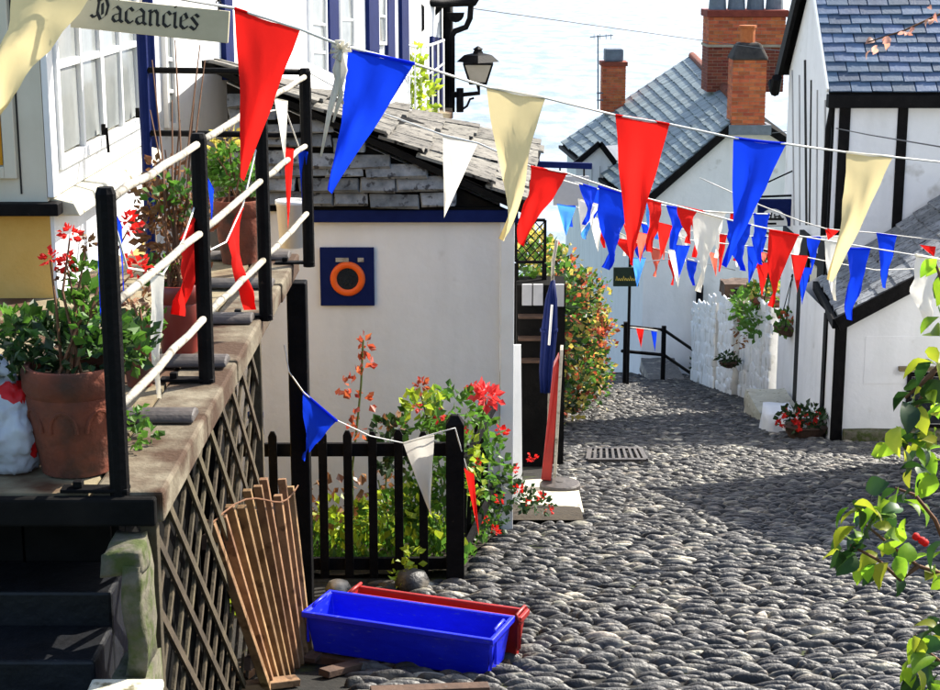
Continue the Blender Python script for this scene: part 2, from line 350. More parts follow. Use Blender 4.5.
# ================================================================== builders shared by buildings
def lerp(a,b,t): return a+(b-a)*t
def slate_meshes(m,rough=.03,k=4):
    out=[]
    for i in range(k):
        j=lambda: rnd(-rough,rough)
        mb=MB(); mb.hexa([(-.49+j(),j()*1.6,0),(.49+j(),j()*1.6,0),(.49,1,0),(-.49,1,0)],[(-.47+j(),.012+j()*1.6,1),(.47+j(),.012+j()*1.6,1),(.47,1,1),(-.47,1,1)])
        out.append(mesh_of(mb,'slate',m))
    return out
def slates(parent,A,B,C,D,nu,nv,meshes,m,th=.012,lap=1.7,jit=.02,keep=None,name='slate',stuff='slates',halfstep=True,uj=.06):
    A,B,C,D=V(A),V(B),V(C),V(D); tfs=[]
    for i in range(nv):
        v0=i/nv; l,r=lerp(A,D,v0),lerp(B,C,v0); l2,r2=lerp(A,D,(i+1)/nv),lerp(B,C,(i+1)/nv)
        off=.5 if (i%2 and halfstep) else 0
        cuts=[(j-off+(rnd(-uj,uj) if 0<j<nu+1 else 0))/nu for j in range(nu+2)]
        for j in range(nu+(1 if off else 0)):
            u0,u1=max(0,cuts[j]),min(1,cuts[j+1]); um=(u0+u1)/2
            if u1-u0<.2/nu: continue
            p=lerp(l,r,um); q=lerp(l2,r2,um); u=(r-l).normalized(); wd=(r-l).length*(u1-u0)
            vv=q-p; vv=vv-u*vv.dot(u); ln=vv.length*lap if i<nv-1 else vv.length; n=u.cross(vv).normalized()
            yv=(vv.normalized()*ln-n*2*th)
            pos=p+n*(2*th+rnd(0,jit*.3))+vv.normalized()*rnd(-jit,jit)*.6
            if keep and not keep(p+vv*.5): continue
            rm=Matrix.Rotation(rnd(-jit,jit)*.5,3,n); ur=rm@u; yr_=rm@yv; yr_=yr_-ur*yr_.dot(ur); n2=ur.cross(yr_).normalized()
            tfs.append(frame(pos,ur*wd,yr_,n2*th))
    pieces(parent,name,stuff,meshes,tfs,m)
def deck(mb,A,B,C,D,dz=-.05,n=14):
    A,B,C,D=V(A),V(B),V(C),V(D); o=len(mb.v)
    for i in range(n+1):
        for j in range(n+1): mb.v.append(lerp(lerp(A,B,j/n),lerp(D,C,j/n),i/n)+V((0,0,dz)))
    for i in range(n):
        for j in range(n): a=o+i*(n+1)+j; mb.f.append((a,a+1,a+n+2,a+n+1)); mb.m.append(0)
def brick_mesh(m):
    mb=MB(); mb.box((-.5,-.5,-.5),(.5,.5,.5)); return [mesh_of(mb,'brick',m)]
def brick_stack(parent,c,sx,sy,z0,z1,m,bl=.22,bh=.078,name='brick',sides='xXyY'):
    cx,cy=c; meshes=brick_mesh(m); tfs=[]; nz=max(1,round((z1-z0)/bh)); h=(z1-z0)/nz; d=.05; j=.010
    core=MB(); core.box((cx-sx/2+.008,cy-sy/2+.008,z0),(cx+sx/2-.008,cy+sy/2-.008,z1)); build(core,'mortar',M['mortar'],parent)
    for k in range(nz):
        z=z0+(k+.5)*h
        for side,L_,fix in (('y',sx,cy-sy/2),('Y',sx,cy+sy/2),('x',sy,cx-sx/2),('X',sy,cx+sx/2)):
            if side not in sides: continue
            n=max(2,round(L_/bl)); q=L_/n; st=0 if (k%2==0)==(side in 'yY') else -q/2
            a=0 if st==0 else -q/2
            while a<L_-1e-4:
                b0,b1=max(0,a),min(L_,a+q); mid=(b0+b1)/2-L_/2; ln=b1-b0-j; pr=rnd(0,.004)
                if ln>.03:
                    if side in 'yY':
                        s_=-1 if side=='y' else 1
                        tfs.append(Matrix.Translation((cx+mid,fix-s_*(d/2-pr),z))@Matrix.Diagonal((ln,d,h-j,1)))
                    else:
                        s_=-1 if side=='x' else 1
                        tfs.append(Matrix.Translation((fix-s_*(d/2-pr),cy+mid,z))@Matrix.Diagonal((d,ln,h-j,1)))
                a+=q
    pieces(parent,name,'bricks',meshes,tfs,m)
def rect_window(parent,o,ux,uz,nrm,wd,h,cols,rows,fr,gl,fw=.05,bw=.025,dep=.04,sash=None):
    """window at lower-left corner o; frame proud, panes set back; parent > window > frame,pane"""
    o,ux,uz,nrm=V(o),V(ux).normalized(),V(uz).normalized(),V(nrm).normalized()
    f=MB()
    def bx(u0,u1,z0,z1,d0,d1): f.obox(o+ux*(u0+u1)/2+uz*(z0+z1)/2+nrm*(d0+d1)/2,ux*(u1-u0)/2,nrm*(d1-d0)/2,uz*(z1-z0)/2)
    bx(0,fw,0,h,0,dep); bx(wd-fw,wd,0,h,0,dep); bx(fw,wd-fw,0,fw,0,dep); bx(fw,wd-fw,h-fw,h,0,dep)
    iw,ih=wd-2*fw,h-2*fw
    for c in range(1,cols): u=fw+iw*c/cols; k=bw*(2 if sash and c%sash==0 else 1); bx(u-k/2,u+k/2,fw,h-fw,.006,dep*.85)
    for r in range(1,rows):
        z=fw+ih*r/rows
        bx(fw,wd-fw,z-bw/2,z+bw/2,.006,dep*.7)
    win=build(f,'window',fr,parent,bevel=.004)
    for c in range(cols):
        for r in range(rows):
            g=MB(); u0=fw+iw*c/cols+bw*.4; u1=fw+iw*(c+1)/cols-bw*.4; z0=fw+ih*r/rows+bw*.4; z1=fw+ih*(r+1)/rows-bw*.4
            t=rnd(-.004,.004)
            g.obox(o+ux*(u0+u1)/2+uz*(z0+z1)/2+nrm*.012,ux*(u1-u0)/2+nrm*t,nrm*.003,uz*(z1-z0)/2+nrm*t); build(g,'pane',gl,win)
    return win
X3,Y3,Z3=V((1,0,0)),V((0,1,0)),V((0,0,1))

# ================================================================== PLATFORM (raised terrace at left)
PT=CZ-1.73      # terrace level
EX=-1.0         # its street edge
plat=thing('raised_terrace','raised stone terrace with pale coping above the lattice, carrying pots and black railing','terrace',(-1.6,7.5,gz(7.5)))
mb=MB(); mb.box((-4.2,5.32,PT-.115),(EX-.09,9.75,PT-.03)); build(mb,'slab_base',M['stone'],plat)
# flagstones and coping stones
fm=[]
for k in range(4):
    mb=MB(); j=lambda: rnd(-.006,.006); mb.hexa([(-.5,-.5,-.5),(.5,-.5,-.5),(.5,.5,-.5),(-.5,.5,-.5)],[(-.494+j(),-.494+j(),.5),(.494+j(),-.494+j(),.5),(.494+j(),.494+j(),.5),(-.494+j(),.494+j(),.5)]); fm.append(mesh_of(mb,'flagstone',M['stone']))
tfs=[]; ye=[5.3,6.0,6.75,7.45,8.2,9.0,9.76]
for i in range(6):
    for x0,x1 in ((-1.78,-1.24),(-2.7,-1.79),(-3.4,-2.71),(-4.2,-3.41)):
        tfs.append(Matrix.Translation(((x0+x1)/2,(ye[i]+ye[i+1])/2,PT-.02+rnd(-.003,.003)))@Matrix.Diagonal((x1-x0-.012,ye[i+1]-ye[i]-.012,.04,1)))
pieces(plat,'flagstone','flagstones',fm,tfs,M['stone'])
cy=[5.29,6.25,7.12,7.98,8.85,9.78]
for i in range(5):
    mb=MB(); h=.012*(i%2); mb.box((EX-.235,cy[i]+.006,PT-.10),(EX+rnd(-.006,.006),cy[i+1]-.006,PT+.008-h*.5)); build(mb,'coping_stone',M['edge'],plat,bevel=.012)
    # half-round lead roll over each joint
    if i<5:
        m2=MB(); y=cy[i+1]-.08 if i<4 else 9.6; a=[]
        for k in range(9):
            t=math.pi*k/8; a.append(V((EX-.50,y-.075*math.cos(t),PT+.012+.04*math.sin(t))))
        m2.prism(a,(.47,0,0)); build(m2,'lead_roll',M['lead'],plat,smooth=False,bevel=.01)
mb=MB(); mb.box((-4.2,5.24,PT-.095),(EX-.02,5.286,PT-.0)); build(mb,'front_edge',M['tar'],plat,bevel=.01)
for yy in (9.5,7.3):
    mb=MB(); c=-.985 if yy>9 else -1.16; mb.box((c-.055,yy-.06,gz(yy)-.1),(c+.055,yy+.06,PT-.105)); build(mb,'support_post',M['black'],plat,bevel=.008)
mb=MB(); mb.box((-4.2,5.75,gz(5.8)-.2),(-1.25,5.85,PT-.12))
mb.box((-1.30,5.86,gz(9)-.4),(-1.25,8.1,PT-.12)); mb.box((-4.2,8.11,gz(9)-.4),(-1.31,8.16,PT-.12)); build(mb,'shade_boarding',M['tar'],plat)  # added dark sheets standing in for the shade under the terrace
# added black boards: shade under the terrace put into their colour
for k in range(9):
    mb=MB(); mb.box((-4.1+k*.315,5.72,gz(5.8)),(-4.1+k*.315+.305,5.745,PT-.2)); build(mb,'board',M['tar'],plat)

# lattice
lat=thing('lattice_screen','diagonal wooden lattice screen closing the space under the terrace edge','lattice',(-1.06,7.4,gz(7.4)))
y0,y1=5.36,8.12; ztop=PT-.105
def latbar(s_,k):
    # line: z = c + s*(y)
    c=k; pts=[]
    a=y0; b=y1
    f=lambda y:c+s_*y
    seg=[]
    N_=200
    for i in range(N_+1):
        y=a+(b-a)*i/N_; z=f(y)
        if gz(y)+.02<z<ztop: seg.append((y,z))
    return (seg[0],seg[-1]) if len(seg)>8 else None
for s_,dx in ((.85,0),(-.85,.014)):
    k0=-40.0
    while k0<40:
        e=latbar(s_,k0+rnd(-.03,.03))
        if e:
            mb=MB(); xx=-1.06+dx; mb.bar((xx,e[0][0],e[0][1]),(xx,e[1][0],e[1][1]),.012,.034,up=(0,-s_,1) if s_>0 else (0,-s_,1)); build(mb,'lattice_slat',M['greywood'],lat)
        k0+=.27
for y in (5.33,8.15):
    mb=MB(); mb.box((-1.085,y-.025,gz(y)),(-1.03,y+.025,PT-.105)); build(mb,'lattice_post',M['greywood'],lat,bevel=.004)
# mossy pier and ramped wall at lower left
pier=thing('stone_pier','rough mossy pale stone pier under the near corner of the terrace','pier',(-1.05,5.15,gz(5.1)))
def rough_block(p0,p1,amp=.012,n=5):
    mb=MB(); mb.box(p0,p1); me=bpy.data.meshes.new('t'); me.from_pydata([tuple(v) for v in mb.v],[],mb.f); bm=bmesh.new(); bm.from_mesh(me)
    bmesh.ops.subdivide_edges(bm,edges=bm.edges,cuts=n,use_grid_fill=True)
    for v in bm.verts:
        q=v.co*7; v.co+=V((noise.noise(q),noise.noise(q+V((9,0,0))),noise.noise(q+V((0,9,0)))))*amp
    bm.to_mesh(me); bm.free(); out=MB(); out.add([v.co for v in me.vertices],[tuple(p.vertices) for p in me.polygons]); bpy.data.meshes.remove(me); return out
build(rough_block((-1.10,5.06,CZ-2.28),(-1.04,5.28,CZ-1.90),.022),'shaft',M['moss'],pier,smooth=True)
build(rough_block((-1.17,5.07,CZ-1.93),(-1.04,5.28,PT-.125),.025),'cap_stone',M['moss'],pier,smooth=True)
build(rough_block((-1.14,5.02,gz(5.1)-.1),(-1.03,5.3,CZ-2.27),.02),'base',M['moss'],pier,smooth=True)
wl_=thing('stair_wall','low rendered side wall of the steps beneath the terrace','wall',(-1.1,4.6,gz(4.6)))
mb=MB(); mb.hexa([(-1.16,3.9,gz(3.9)-.2),(-.985,3.9,gz(3.9)-.2),(-.985,5.01,gz(5)-.2),(-1.16,5.01,gz(5)-.2)],[(-1.16,3.9,CZ-2.34),(-.985,3.9,CZ-2.34),(-.985,5.01,CZ-2.29),(-1.16,5.01,CZ-2.29)])
build(mb,'wall',M['moss'],wl_)
mb=MB(); mb.hexa([(-1.2,3.88,CZ-2.335),(-.97,3.88,CZ-2.335),(-.97,5.015,CZ-2.285),(-1.2,5.015,CZ-2.285)],[(-1.2,3.88,CZ-2.30),(-.97,3.88,CZ-2.30),(-.97,5.015,CZ-2.25),(-1.2,5.015,CZ-2.25)])
build(mb,'coping',M['coping'],wl_,bevel=.01)
stp=thing('slate_steps','dark slate steps going down beside the low wall under the terrace','steps',(-1.8,5.0,gz(5)))
for k in range(4):
    mb=MB(); z=CZ-2.47+k*.12; mb.box((-2.6+.12*k,4.5+k*.3,gz(5.2)-.3),(-1.21,4.8+k*.3-.003,z)); build(mb,'step',M['darkslate'],stp,bevel=.012)

# railing
rail=thing('terrace_railing','black posted railing with three weathered pole rails along the terrace edge','railing',(-1.1,7.5,PT))
posts=[]
for (tx,ty,bx_,by) in ((110,187,120,490),(202,133,207,380),(264,92,266,316),(307,68,309,263)):
    b_=PZ(bx_,by,PT+.012); t_=P(tx,ty,b_.y); posts.append((b_,t_.z))
    mb=MB(); mb.tube([b_-V((0,0,.02)),V((b_.x,b_.y,t_.z-.02)),V((b_.x,b_.y,t_.z))],[.033,.033,.026],10)
    build(mb,'post',M['black'],rail,smooth=False)
    mb=MB(); mb.box((b_.x-.19,b_.y-.03,PT+.009),(b_.x+.03,b_.y+.03,PT+.022)); mb.box((b_.x-.15,b_.y-.018,PT+.023),(b_.x-.12,b_.y+.018,PT+.045)); build(mb,'foot_plate',M['black'],rail,bevel=.003)
for i in range(3):
    for fr in (.955,.615,.27):
        (a,za),(b2,zb)=posts[i],posts[i+1]; p=V((a.x,a.y,PT+(za-PT)*fr)); q=V((b2.x,b2.y,PT+(zb-PT)*fr)); d=(q-p).normalized()
        mb=MB(); sg=[p+d*.036+(q-p-d*.072)*t+V((rnd(-.004,.004),0,rnd(-.006,.006))) for t in (0,.2,.4,.6,.8,1)]
        mb.tube(sg,[.0145,.0155,.015,.0155,.0145,.015],9); build(mb,'rail_pole',M['railwood'],rail,smooth=True)
# return railing at the far end
zt=posts[3][1]; xx=posts[3][0].x; yy=posts[3][0].y
pl=P(143,66,yy)
for z in (P(225,70,yy).z,P(225,133,yy).z):
    mb=MB(); mb.tube([(xx-.03,yy,z-.01),(pl.x,yy,z+.0)],.017,8); build(mb,'return_rail',M['black'],rail,smooth=True)
mb=MB(); mb.tube([(pl.x,yy,PT+.01),(pl.x,yy,P(140,30,yy).z)],.03,10); build(mb,'post',M['navy'],rail)

# ================================================================== GUEST HOUSE at left
gh=thing('guest_house','cream and ochre guest house with white casement bay beside the terrace','house',(-3.6,9.7,PT))
HX=-2.10; HY=8.5; HE=10.92; zs_=CZ-1.25
mb=MB(); mb.box((-6,HY,gz(9)-1),(HX-.02,HE,zs_-.05)); build(mb,'lower_wall',[M['yellow']],gh)
mb=MB(); mb.box((HX-.019,HY+.002,PT-.1),(HX,HE,zs_-.05)); build(mb,'side_wall',M['white'],gh)
mb=MB(); mb.box((-6,HY-.03,zs_+.02),(HX-.02,HE,CZ+1.6)); build(mb,'upper_wall',M['cream'],gh)
mb=MB(); mb.box((-6,HY-.09,zs_-.045),(HX+.045,HY+.02,zs_+.018)); build(mb,'ledge',M['black'],gh,bevel=.006)
mb=MB(); mb.hexa([(HX-.02,HY+.021,zs_-.06),(HX+.13,HY+.021,zs_-.06),(HX+.13,HE+.02,zs_-.06),(HX-.02,HE+.02,zs_-.06)],[(HX-.02,HY+.021,zs_+.035),(HX+.10,HY+.021,zs_+.005),(HX+.10,HE+.02,zs_+.005),(HX-.02,HE+.02,zs_+.035)]); build(mb,'sill',M['coping'],gh,bevel=.008)
mb=MB(); mb.box((HX-.018,HY-.028,zs_+.04),(HX+.015,HY+.10,CZ+1.55)); mb.box((HX-.018,HE-.1,zs_+.04),(HX+.015,HE,CZ+1.55)); mb.box((HX-.018,HY+.10,zs_+.04),(HX+.010,HE-.1,zs_+.16)); build(mb,'corner_board',M['whitepaint'],gh,bevel=.004)
rect_window(gh,(HX-.012,HY+.102,zs_+.162),Y3,Z3,X3,HE-HY-.204,1.5,4,3,M['whitepaint'],M['glass'],.06,.04,.045,2)
for yv in (9.55,10.55):
    mb=MB(); mb.box((HX+.034,yv,zs_+.24),(HX+.055,yv+.03,zs_+.30)); mb.bar((HX+.06,yv+.015,zs_+.28),(HX+.065,yv+.02,zs_+.14),.014,.014); build(mb,'window_catch',M['black'],gh)
# panel window on the front (amber glass)
o=P(-40,178,HY-.03); q=P(18,178,HY-.03)
rect_window(gh,o,X3,Z3,-Y3,q.x-o.x,1.25,1,1,M['cream'],M['amber'],.06,.02,.03)
mb=MB(); mb.box((q.x+.01,HY-.036,zs_+.06),(q.x+.018,HY-.029,CZ+1.5)); build(mb,'board_joint',M['ink'],gh)
mb=MB(); mb.tube([(HX+.05,HE+.10,PT),(HX+.05,HE+.10,CZ+1.5)],.035,10); build(mb,'downpipe',M['navy'],gh,smooth=True)

# Vacancies sign
A=P(71,27,8.72); B_=P(228,43,8.62); C_=P(230,11,8.62); D_=P(76,-7,8.72)
sg=thing('hanging_sign','tan board lettered Vacancies hanging from an iron arm over the terrace','sign',(A+B_)/2)
ux=(B_-A).normalized(); nn=ux.cross(Z3).normalized(); uz=nn.cross(ux)*-1
if uz.z<0: uz=-uz
wd=(B_-A).length; ht=(C_-B_).length
mb=MB(); c=A+ux*wd/2+uz*ht/2; mb.obox(c,ux*wd/2,nn*.011,uz*ht/2); build(mb,'board',M['sign'],sg,bevel=.003)
PEN=V((.155,.125))
GL={'V':(1.28,[[(.0,1.25),(.16,1.5),(.42,1.5),(.5,1.15),(.42,.5),(.62,.05),(.95,.35),(1.08,.95),(.92,1.45),(.62,1.25),(.5,1.3)],[(.02,.3),(.2,.15),(.42,.35)],[(.72,1.1),(.74,.4)]]),
 'a':(.80,[[(.08,.78),(.32,1),(.55,.8),(.55,.14),(.72,.02)],[(.55,.58),(.14,.42),(.10,.18),(.28,0),(.55,.2)]]),
 'c':(.66,[[(.56,.8),(.36,1),(.12,.75),(.12,.2),(.34,0),(.58,.2)]]),
 'n':(.86,[[(.02,.86),(.16,.98),(.16,.08),(.26,0)],[(.16,.75),(.44,1),(.60,.8),(.60,.12),(.74,.02)]]),
 'i':(.40,[[(.02,.86),(.16,.98),(.16,.12),(.30,.0)],[(.14,1.36),(.20,1.30)]]),
 'e':(.66,[[(.13,.42),(.52,.66),(.36,1),(.12,.75),(.12,.2),(.34,0),(.58,.2)]]),
 's':(.66,[[(.55,.82),(.34,1),(.1,.78),(.50,.32),(.34,0),(.04,.2)]])}
def lettering(mb,word,o,ux,uz,nn,un,th=.002,pen=PEN):
    x=0
    for ch in word:
        adv,sts=GL[ch]
        for st in sts:
            for (p,q) in zip(st[:-1],st[1:]):
                pts=[(p[0]-pen.x/2,p[1]-pen.y/2),(p[0]+pen.x/2,p[1]+pen.y/2),(q[0]+pen.x/2,q[1]+pen.y/2),(q[0]-pen.x/2,q[1]-pen.y/2)]
                a=V((pts[1][0]-pts[0][0],pts[1][1]-pts[0][1])); b=V((pts[3][0]-pts[0][0],pts[3][1]-pts[0][1]))
                if abs(a.x*b.y-a.y*b.x)<.004: 
                    pts=[(p[0]-.03,p[1]+.03),(p[0]+.03,p[1]-.03),(q[0]+.03,q[1]-.03),(q[0]-.03,q[1]+.03)]
                mb.prism([o+ux*(x+a_)*un+uz*b_*un*.94+nn*rnd(0,.0004) for a_,b_ in pts],nn*th)
        x+=adv
    return x
front=-nn if (-nn).y<0 else nn
mb=MB(); s_=wd/158; un=111*s_/6.84
lettering(mb,'Vacancies',A+ux*20*s_+uz*9.5*s_+front*.0115,ux,uz,front,un); build(mb,'lettering',M['ink'],sg)
for t in (.30,.93):
    p=A+ux*wd*t+uz*ht
    mb=MB(); 
    for k in range(8): mb.tube([p+V((.012*math.cos(a),0,.012+.022*k+.014*math.sin(a))) if k%2 else p+V((0,.012*math.cos(a),.012+.022*k+.014*math.sin(a))) for a in [i*math.pi/4 for i in range(9)]],.0035,5)
    build(mb,'chain',M['black'],sg)
mb=MB(); zc=CZ+.30; mb.tube([(HX-.02,8.72,zc),(C_.x+.06,8.62,zc-.03)],.014,8); mb.tube([(HX+.02,8.72,zc+.35),(C_.x-.2,8.64,zc)],.009,8)
for t in (.30,.93):
    p=A+ux*wd*t+uz*ht+V((0,0,.18)); mb.tube([p,(p.x,p.y,zc)],.005,6)
build(mb,'bracket_arm',M['black'],sg)

# ================================================================== TALL WHITE HOUSE with navy trim
WA=V((-2.35,12.6,0)); WB=P(446,60,24); WB.z=0
wd_=(WB-WA); wu=wd_.normalized(); wn=V((wu.y,-wu.x,0))
th=thing('white_house','tall white house with navy vertical timbers and black rainwater pipes behind the hut','house',V((WA.x-2,18,gz(18))))
mb=MB(); hz=CZ+2.2; a,b_=WA.copy(),WB.copy(); back=-wn*5
mb.prism([V((a.x,a.y,-6)),V((b_.x,b_.y,-6)),V((b_.x,b_.y,-6))+back,V((a.x,a.y,-6))+back],(0,0,hz+6)); build(mb,'wall',M['white'],th)
def onwall(px,py,pr=0):    # photo direction onto that wall
    d=ray(px,py); o=V((0,0,CZ)); t=((WA-o).dot(wn)-0)/(d.dot(wn)); return o+d*t+wn*pr
for (x0,x1,ya,yb) in ((222,230,-30,80),(327,336,-30,86),(366,376,-30,58),(385,392,-30,62),(399,406,-30,62),(430,442,36,112)):
    p=onwall(x0,yb); q=onwall(x1,yb); z1=onwall(x0,ya).z
    mb=MB(); mb.prism([p+wn*-.01,q+wn*-.01,q+wn*.045,p+wn*.045],(0,0,z1-p.z)); build(mb,'timber_strip',M['navy'],th)
for (x0,x1,ya,yb,c,r) in ((164,174,128,20,1,3),(309,325,84,-40,1,4),(338,352,50,-40,1,3),(376,384,45,-40,1,3)):
    p=onwall(x0,ya); q=onwall(x1,ya); rect_window(th,p,q-p,Z3,wn,(q-p).length,onwall(x0,yb).z-p.z,c,r,M['whitepaint'],M['glass'],.04,.03,.04)
# end corner: pipes
cor=P(447,60,23.9)
def pipe(pts,r=.05,name='downpipe'):
    mb=MB(); mb.tube(pts,r,10); build(mb,name,M['black'],th,smooth=True)
pipe([P(448,-20,23.7),P(448,118,23.7)],.07)
pipe([P(472,-10,23.5),P(470,18,23.5),P(466,27,23.5),P(455,31,23.5),P(452,36,23.5),P(452,112,23.5)],.04)
pipe([P(405,-8,22.2),P(421,8,22.4),P(421,28,22.4),P(413,36,22.3),P(408,40,22.3),P(408,60,22.3)],.05)
pipe([P(452,-8,23.6),P(436,10,23.3),P(431,16,23.3),P(430,60,23.2)],.05)
mb=MB(); mb.tube([P(398,0,22.3),P(440,3,23.2),P(474,2,23.5),P(478,-6,23.5)],.055,10); build(mb,'gutter',M['black'],th,smooth=True)
mb=MB(); 
for k in range(9):
    a_=P(460,20,23.55); t=k/8*math.pi; mb.v.append(a_+V((.12*math.cos(t)-.06,-.03,-.13*math.sin(t)+.10)))
mb.f.append(tuple(range(9))); mb.m.append(0); o_=build(mb,'hopper',M['black'],th); so=o_.modifiers.new('s','SOLIDIFY'); so.thickness=.12
# white balustrade on its landing
bl=thing('white_balustrade','small white iron balustrade with thin uprights beside the black downpipes','balustrade',P(416,112,21.6))
pa,pb=P(384,108,20.6),P(444,112,22.6); za,zb=P(384,33,20.6).z,P(444,40,22.6).z
for k in range(11):
    t=k/10; p=lerp(pa,pb,t); z=lerp(V((0,0,za)),V((0,0,zb)),t).z-.12*math.sin(t*math.pi)
    mb=MB(); mb.tube([p,(p.x,p.y,z)],.011,6); build(mb,'baluster',M['whitepaint'],bl)
mb=MB(); mb.tube([V((lerp(pa,pb,t).x,lerp(pa,pb,t).y,za+(zb-za)*t-.12*math.sin(t*math.pi))) for t in [i/12 for i in range(13)]],.018,8); build(mb,'handrail',M['whitepaint'],bl)
mb=MB(); mb.tube([V((lerp(pa,pb,t).x,lerp(pa,pb,t).y,za+(zb-za)*t-.30-.2*math.sin(t*math.pi))) for t in [i/12 for i in range(13)]],.012,8); build(mb,'mid_rail',M['whitepaint'],bl)
mb=MB(); mb.prism([pa+V((-.3,0,-.12)),pb+V((.1,0,-.12)),pb+V((.1,.8,-.12)),pa+V((-.3,.8,-.12))],(0,0,.1)); build(mb,'landing_slab',M['stone'],bl)
pl_=thing('climbing_plant','bright green and yellow leafy climber behind the white balustrade','plant',P(413,112,21.9))
mb=MB()
for (x,y,r_) in ((414,62,.16),(412,80,.2),(424,95,.2),(405,100,.2),(418,108,.22)): mb.cloud(P(x,y,21.75),(r_,.12,r_*1.3),45,.11)
build(mb,'foliage',M['leaflime'],pl_); mb=MB(); mb.tube([P(413,112,21.9),P(410,85,21.9),P(414,60,21.9)],.015,6); build(mb,'stem',M['stem'],pl_)

# street lamp on the corner
lp=thing('street_lamp','black four-sided street lantern on an iron wall bracket at the white house corner','lamp',P(459,105,23.4))
LY=23.4; lc=P(478,70,LY); sc=LY/FPX
def lz(py): return P(478,py,LY).z
mb=MB(); w0,w1=8*sc,14*sc; zb_,zt_=lz(83),lz(63)
for sx in (-1,1):
    for sy in (-1,1): mb.tube([(lc.x+sx*w0,LY+sy*w0,zb_),(lc.x+sx*w1,LY+sy*w1,zt_)],.014,6)
for (hw,z) in ((w0,zb_),(w1,zt_)): mb.box((lc.x-hw-.012,LY-hw-.012,z-.014),(lc.x+hw+.012,LY+hw+.012,z+.014))
build(mb,'lantern_frame',M['black'],lp)
for (ax,ay) in ((1,0),(-1,0),(0,1),(0,-1)):
    px_=V((-ay,ax,0)); n_=V((ax,ay,0)); c0=V((lc.x,LY,0)); g_=MB()
    g_.prism([c0+n_*(w0-.004)+px_*w0*.93+Z3*(zb_+.015),c0+n_*(w0-.004)-px_*w0*.93+Z3*(zb_+.015),c0+n_*(w1-.006)-px_*w1*.93+Z3*(zt_-.015),c0+n_*(w1-.006)+px_*w1*.93+Z3*(zt_-.015)],n_*.004); build(g_,'pane',M['lamp'],lp)
mb=MB(); r0=17*sc
mb.lathe([(r0*1.25,lz(63)+.016),(r0*.82,lz(55)),(r0*.62,lz(54)),(r0*.3,lz(53)),(r0*.22,lz(50)),(r0*.3,lz(49)),(.01,lz(46))],(lc.x,LY,0),4); build(mb,'lantern_roof',M['black'],lp)
mb=MB(); mb.tube([(lc.x,LY,zb_-.01),P(479,93,LY),P(460,95,LY)],.03,8); mb.tube([P(460,88,LY),P(460,112,LY)],.05,8); mb.tube([P(461,110,LY),P(467,106,LY),P(470,99,LY),P(474,98,LY)],.016,6); build(mb,'bracket',M['black'],lp,smooth=True)
mb=MB(); mb.box(P(452,92,23.45),P(461,97,23.55)); build(mb,'wall_plate',M['black'],lp)

# ================================================================== WHITE HUT with porthole
HF=12.6
hut=thing('white_hut','low white rendered hut with porthole window and lichened slab roof','hut',(-.4,14.4,gz(14)))
E1=P(524,206,HF-.12); E2=P(541,147,16.7); R1=P(285,97,HF-.12); R2=P(306,84,16.7)
wx0,wx1=P(300,300,HF).x,P(500,300,HF).x; zf=P(400,213,HF).z
slope=(R1.z-E1.z)/(R1.x-E1.x)
def vz(x): return E1.z+(x-E1.x)*slope
mb=MB(); pts=[V((wx0-.5,HF,gz(HF)-.4)),V((wx1,HF,gz(HF)-.4)),V((wx1,HF,vz(wx1)-.10)),V((wx0-.5,HF,vz(wx0-.5)-.10))]
mb.prism(pts,(0,3.9,0)); build(mb,'wall',M['white'],hut)
mb=MB(); x2=P(514,300,HF).x; mb.box((wx1+.003,HF-.03,gz(HF)-.3),(x2,HF+.12,zf-.01)); build(mb,'corner_board',M['whitepaint'],hut,bevel=.005)
mb=MB(); mb.box((P(312,215,HF).x,HF-.07,P(400,221,HF).z),(P(518,215,HF).x,HF-.002,P(400,209,HF).z)); build(mb,'fascia',M['navy'],hut,bevel=.004)
mb=MB(); mb.box((wx0-.5,HF-.045,zf+.02),(wx1,HF-.003,zf+.05)); build(mb,'slate_batten',M['tar'],hut)
mb=MB(); mb.prism([V((E1.x,E1.y,E1.z-.06)),V((R1.x-.6,R1.y,R1.z-.6*slope-.06)),V((R2.x-.6,R2.y,R2.z-.6*slope-.06)),V((E2.x,E2.y,E2.z-.06))],(0,0,.05)); build(mb,'roof_deck',M['tar'],hut)
lm=slate_meshes(M['lichen'],.035)
Rm1=R1+(R1-E1).normalized()*.6; Rm2=R2+(R2-E2).normalized()*.6
slates(hut,E1,E2,Rm2,Rm1,8,9,lm,M['lichen'],th=.022,lap=1.2,jit=.05,uj=.25,name='roof_slab',stuff='roof_slabs')
mb=MB(); mb.prism([V((wx0-.5,HF-.012,zf+.03)),V((wx1+.05,HF-.012,zf+.03)),V((wx1+.05,HF-.012,vz(wx1+.05)-.11)),V((wx0-.5,HF-.012,vz(wx0-.5)-.11))],(0,.009,0)); build(mb,'slate_backing',M['tar'],hut)
sm=slate_meshes(M['slatedark'],.07)
slates(hut,V((wx0-.5,HF-.05,zf+.055)),V((wx1+.10,HF-.05,zf+.055)),V((wx1+.10,HF-.012,zf+1.0)),V((wx0-.5,HF-.012,zf+1.0)),6,9,sm,M['slatedark'],th=.024,lap=.86,jit=.05,uj=.28,keep=lambda p:p.z<vz(p.x)-.13,name='hung_slate',stuff='hung_slates')
